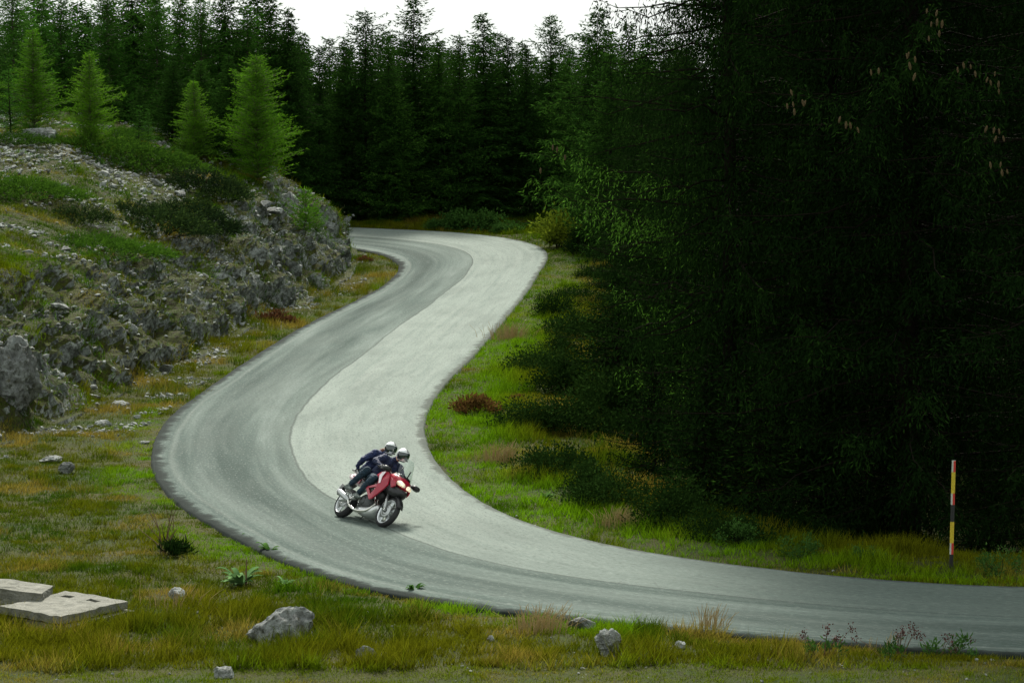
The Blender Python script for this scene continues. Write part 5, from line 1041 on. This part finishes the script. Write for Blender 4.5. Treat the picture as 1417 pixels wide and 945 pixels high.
def person(label, J, mats, voxel=.0095):
    V, F, T = [], [], []; pel, chest, neck, head = [np.array(J[k], float) for k in ('pelvis', 'chest', 'neck', 'head')]; mid_ = (pel + chest) / 2 + np.array([-.03, 0, .0])
    for s in (-1, 1):
        w_ = np.array([0, s, 0.]); capsule(V, F, T, pel + w_ * .075, mid_ + w_ * .06, .125, .115, 'jacket'); capsule(V, F, T, mid_ + w_ * .06, chest + w_ * .085, .115, .125, 'jacket'); sh = np.array(J['shoulder'][s]); capsule(V, F, T, chest + w_ * .06 + np.array([0, 0, .04]), sh, .095, .075, 'jacket')
        el, wr = np.array(J['elbow'][s]), np.array(J['wrist'][s]); capsule(V, F, T, sh, el, .080, .063, 'jacket'); capsule(V, F, T, el, wr, .064, .043, 'jacket')
        hand(V, F, T, wr, J['grip'][s], J['gaxis'][s], J['knuck'][s], s)
        hp, kn, ak, to = np.array(pel) + w_ * .095 + np.array([0, 0, -.03]), np.array(J['knee'][s]), np.array(J['ankle'][s]), np.array(J['toe'][s])
        capsule(V, F, T, hp, kn, .112, .078, 'jeans'); cm = kn + (ak - kn) * .35 + np.array([-.02, 0, 0]); capsule(V, F, T, kn, cm, .078, .072, 'jeans'); capsule(V, F, T, cm, ak + (kn - ak) * .18, .072, .058, 'jeans')
        he = ak + np.array([-.055, 0, -.045]); capsule(V, F, T, ak + (kn - ak) * .2, ak, .050, .045, 'boot'); capsule(V, F, T, he, to, .040, .034, 'boot'); capsule(V, F, T, ak, he, .045, .042, 'boot')
    capsule(V, F, T, chest + np.array([0, 0, .08]), neck, .08, .06, 'jacket'); capsule(V, F, T, neck, head + np.array([0, 0, -.04]), .058, .07, 'skin'); capsule(V, F, T, head + np.array([-.01, 0, .02]), head + np.array([.015, 0, -.03]), .088, .075, 'skin')
    capsule(V, F, T, head + np.array([.085, 0, .0]), head + np.array([.105, 0, -.03]), .012, .015, 'skin', 8)                                                       # nose
    for s in (-1, 1): capsule(V, F, T, head + np.array([0, s * .085, .01]), head + np.array([0, s * .09, -.025]), .014, .012, 'skin', 8)                                # ears
    me0 = bpy.data.meshes.new('fig'); me0.from_pydata([tuple(p) for p in np.vstack(V)], [], F); tmp = bpy.data.objects.new('fig', me0); COL.objects.link(tmp); md = tmp.modifiers.new('r', 'REMESH'); md.mode = 'VOXEL'; md.voxel_size = voxel; sm = tmp.modifiers.new('s', 'SMOOTH'); sm.factor = .5; sm.iterations = 4
    dg = bpy.context.evaluated_depsgraph_get(); dg.update(); me = bpy.data.meshes.new_from_object(tmp.evaluated_get(dg)); bpy.data.objects.remove(tmp)
    co = np.empty(len(me.vertices) * 3, np.float32); me.vertices.foreach_get('co', co); co = co.reshape(-1, 3)
    nn = (fbm(co / .055, 3, 12) - .5) + .6 * (fbm(co / .02, 2, 13) - .5); nv = np.empty(len(co) * 3, np.float32); me.vertices.foreach_get('normal', nv); cloth = np.ones(len(co))
    cen = np.empty(len(me.polygons) * 3, np.float32); me.polygons.foreach_get('center', cen); cen = cen.reshape(-1, 3); best = np.full(len(cen), 9e9); idx = np.zeros(len(cen), np.int32); order = ['jacket', 'jeans', 'glove', 'boot', 'skin']
    for a, b, rad, t in T:
        ab = b - a; q = np.clip(((cen - a) @ ab) / max(ab @ ab, 1e-9), 0, 1); d = np.linalg.norm(cen - a - q[:, None] * ab, axis=1) - rad; k = d < best; best[k] = d[k]; idx[k] = order.index(t)
    co = co + nv.reshape(-1, 3) * (nn * .03)[:, None]; me.vertices.foreach_set('co', co.ravel())
    me.materials.clear()
    for m in mats: me.materials.append(m)
    me.polygons.foreach_set('material_index', idx); me.polygons.foreach_set('use_smooth', np.ones(len(me.polygons), bool)); me.update(); me.name = 'person'
    o = link('person', me); o.matrix_world = BIKE_M; tag(o, label, 'person'); return o
def helmet(par, c, yaw, pitch, roll):
    e = bpy.data.objects.new('helmet', None)
    bm = nb(); bmesh.ops.create_uvsphere(bm, u_segments=40, v_segments=28, radius=1.0); V = np.array([v.co[:] for v in bm.verts]); cut = []
    def shape(V, g=0.0):
        W_ = V * np.array([.142 + g, .122 + g, .135 + g]); lo = np.clip(-V[:, 2], 0, 1); fr = np.clip(V[:, 0], 0, 1); W_[:, 0] += fr * lo * .028; W_[:, 2] -= .035 * lo; W_[:, 1] *= 1 - .12 * lo; W_[:, 0] -= .008 * np.clip(-V[:, 0], 0, 1) * lo; return W_
    for v, p in zip(bm.verts, shape(V)): v.co = p
    bmesh.ops.delete(bm, geom=[v for v in bm.verts if v.co.z < -.145], context='VERTS')
    for f in bm.faces:
        c0 = f.calc_center_median(); d = np.array([c0.x / .142, c0.y / .122, c0.z / .135]); f.material_index = 1 if (abs(d[1]) > .58 and d[0] > -.35 and -.75 < d[2] < .35) or (d[2] < -.85) or (abs(d[1]) < .10 and d[2] > .62 and d[0] > .1) else 0
    h = bm_obj('helmet', bm, [M_HELM, M_HELM_BK], par); bpy.data.objects.remove(e)
    # visor and chin vent ride on the shell
    bm = nb(); nu_, nv_ = 22, 9; P_ = []
    for j in range(nv_):
        for i in range(nu_):
            a = R(-82) + R(164) * i / (nu_ - 1); el = R(-22) + R(50) * j / (nv_ - 1) * (1 - .25 * abs(2 * i / (nu_ - 1) - 1) ** 3); P_.append((math.cos(a) * math.cos(el), math.sin(a) * math.cos(el), math.sin(el)))
    bm_add(bm, shape(np.array(P_), .006), [(j * nu_ + i, j * nu_ + i + 1, (j + 1) * nu_ + i + 1, (j + 1) * nu_ + i) for j in range(nv_ - 1) for i in range(nu_ - 1)]); bm_obj('visor', bm, M_VISOR, h)
    bm = nb(); loft(bm, [ring(.150, -.085, .045, .014), ring(.172, -.088, .040, .012), ring(.178, -.09, .03, .008)]); bm_obj('chin_vent', bm, M_HELM_BK, h)
    h.matrix_local = Matrix.Translation(c) @ Matrix.Rotation(yaw, 4, 'Z') @ Matrix.Rotation(pitch, 4, 'Y') @ Matrix.Rotation(roll, 4, 'X'); return h
def LR(f): return {-1: f(-1), 1: f(1)}
rider = person('rider in dark blue jacket and jeans steering, white helmet with black visor', dict(pelvis=(-.27, 0, .955), chest=(-.04, .01, 1.33), neck=(.06, .02, 1.47), head=(.17, .03, 1.585),
    shoulder=LR(lambda s: (-.01, s * .205 + .01, 1.385)), elbow=LR(lambda s: (.06, s * .40, 1.20)), wrist=LR(lambda s: (.235, s * .375, 1.14)), grip=LR(lambda s: (.30, s * .355, 1.106)), gaxis=LR(lambda s: (-.065, s * .13, -.014)), knuck=LR(lambda s: (.9, s * .4, .05)),
    knee=LR(lambda s: (.12, s * .255, .88)), ankle=LR(lambda s: (-.20, s * .245, .475)), toe=LR(lambda s: (-.05, s * .255, .425))), [M_NAVY2, M_JEAN, M_GLOVE, M_BOOT, M_SKIN])
helmet(rider, (.185, .03, 1.60), R(12), R(6), R(16))
pas = person('passenger in navy jacket and jeans behind the rider, white helmet with dark visor', dict(pelvis=(-.60, 0, 1.045), chest=(-.47, 0, 1.42), neck=(-.41, .01, 1.555), head=(-.335, .015, 1.665),
    shoulder=LR(lambda s: (-.43, s * .19, 1.44)), elbow=LR(lambda s: (-.51, s * .31, 1.21)), wrist=LR(lambda s: (-.715, s * .235, 1.07)), grip=LR(lambda s: (-.72, s * .178, .992)), gaxis=LR(lambda s: (-1, -s * .1, .05)), knuck=LR(lambda s: (0, -s, -.2)),
    knee=LR(lambda s: (-.21, s * .29, 1.005)), ankle=LR(lambda s: (-.58, s * .275, .60)), toe=LR(lambda s: (-.42, s * .28, .545))), [M_NAVY, M_JEAN, M_GLOVE, M_BOOT, M_SKIN])
hp = helmet(pas, (-.325, .015, 1.68), R(4), R(4), R(12))
b_ = nb(); tube(b_, [(-.44, -.03, 1.60), (-.50, -.05, 1.54), (-.53, -.06, 1.45)], [.045, .05, .02], 10); tube(b_, [(-.44, .03, 1.60), (-.50, .05, 1.54), (-.54, .04, 1.46)], [.045, .045, .02], 10); bm_obj('hair', b_, M_HAIR, pas)
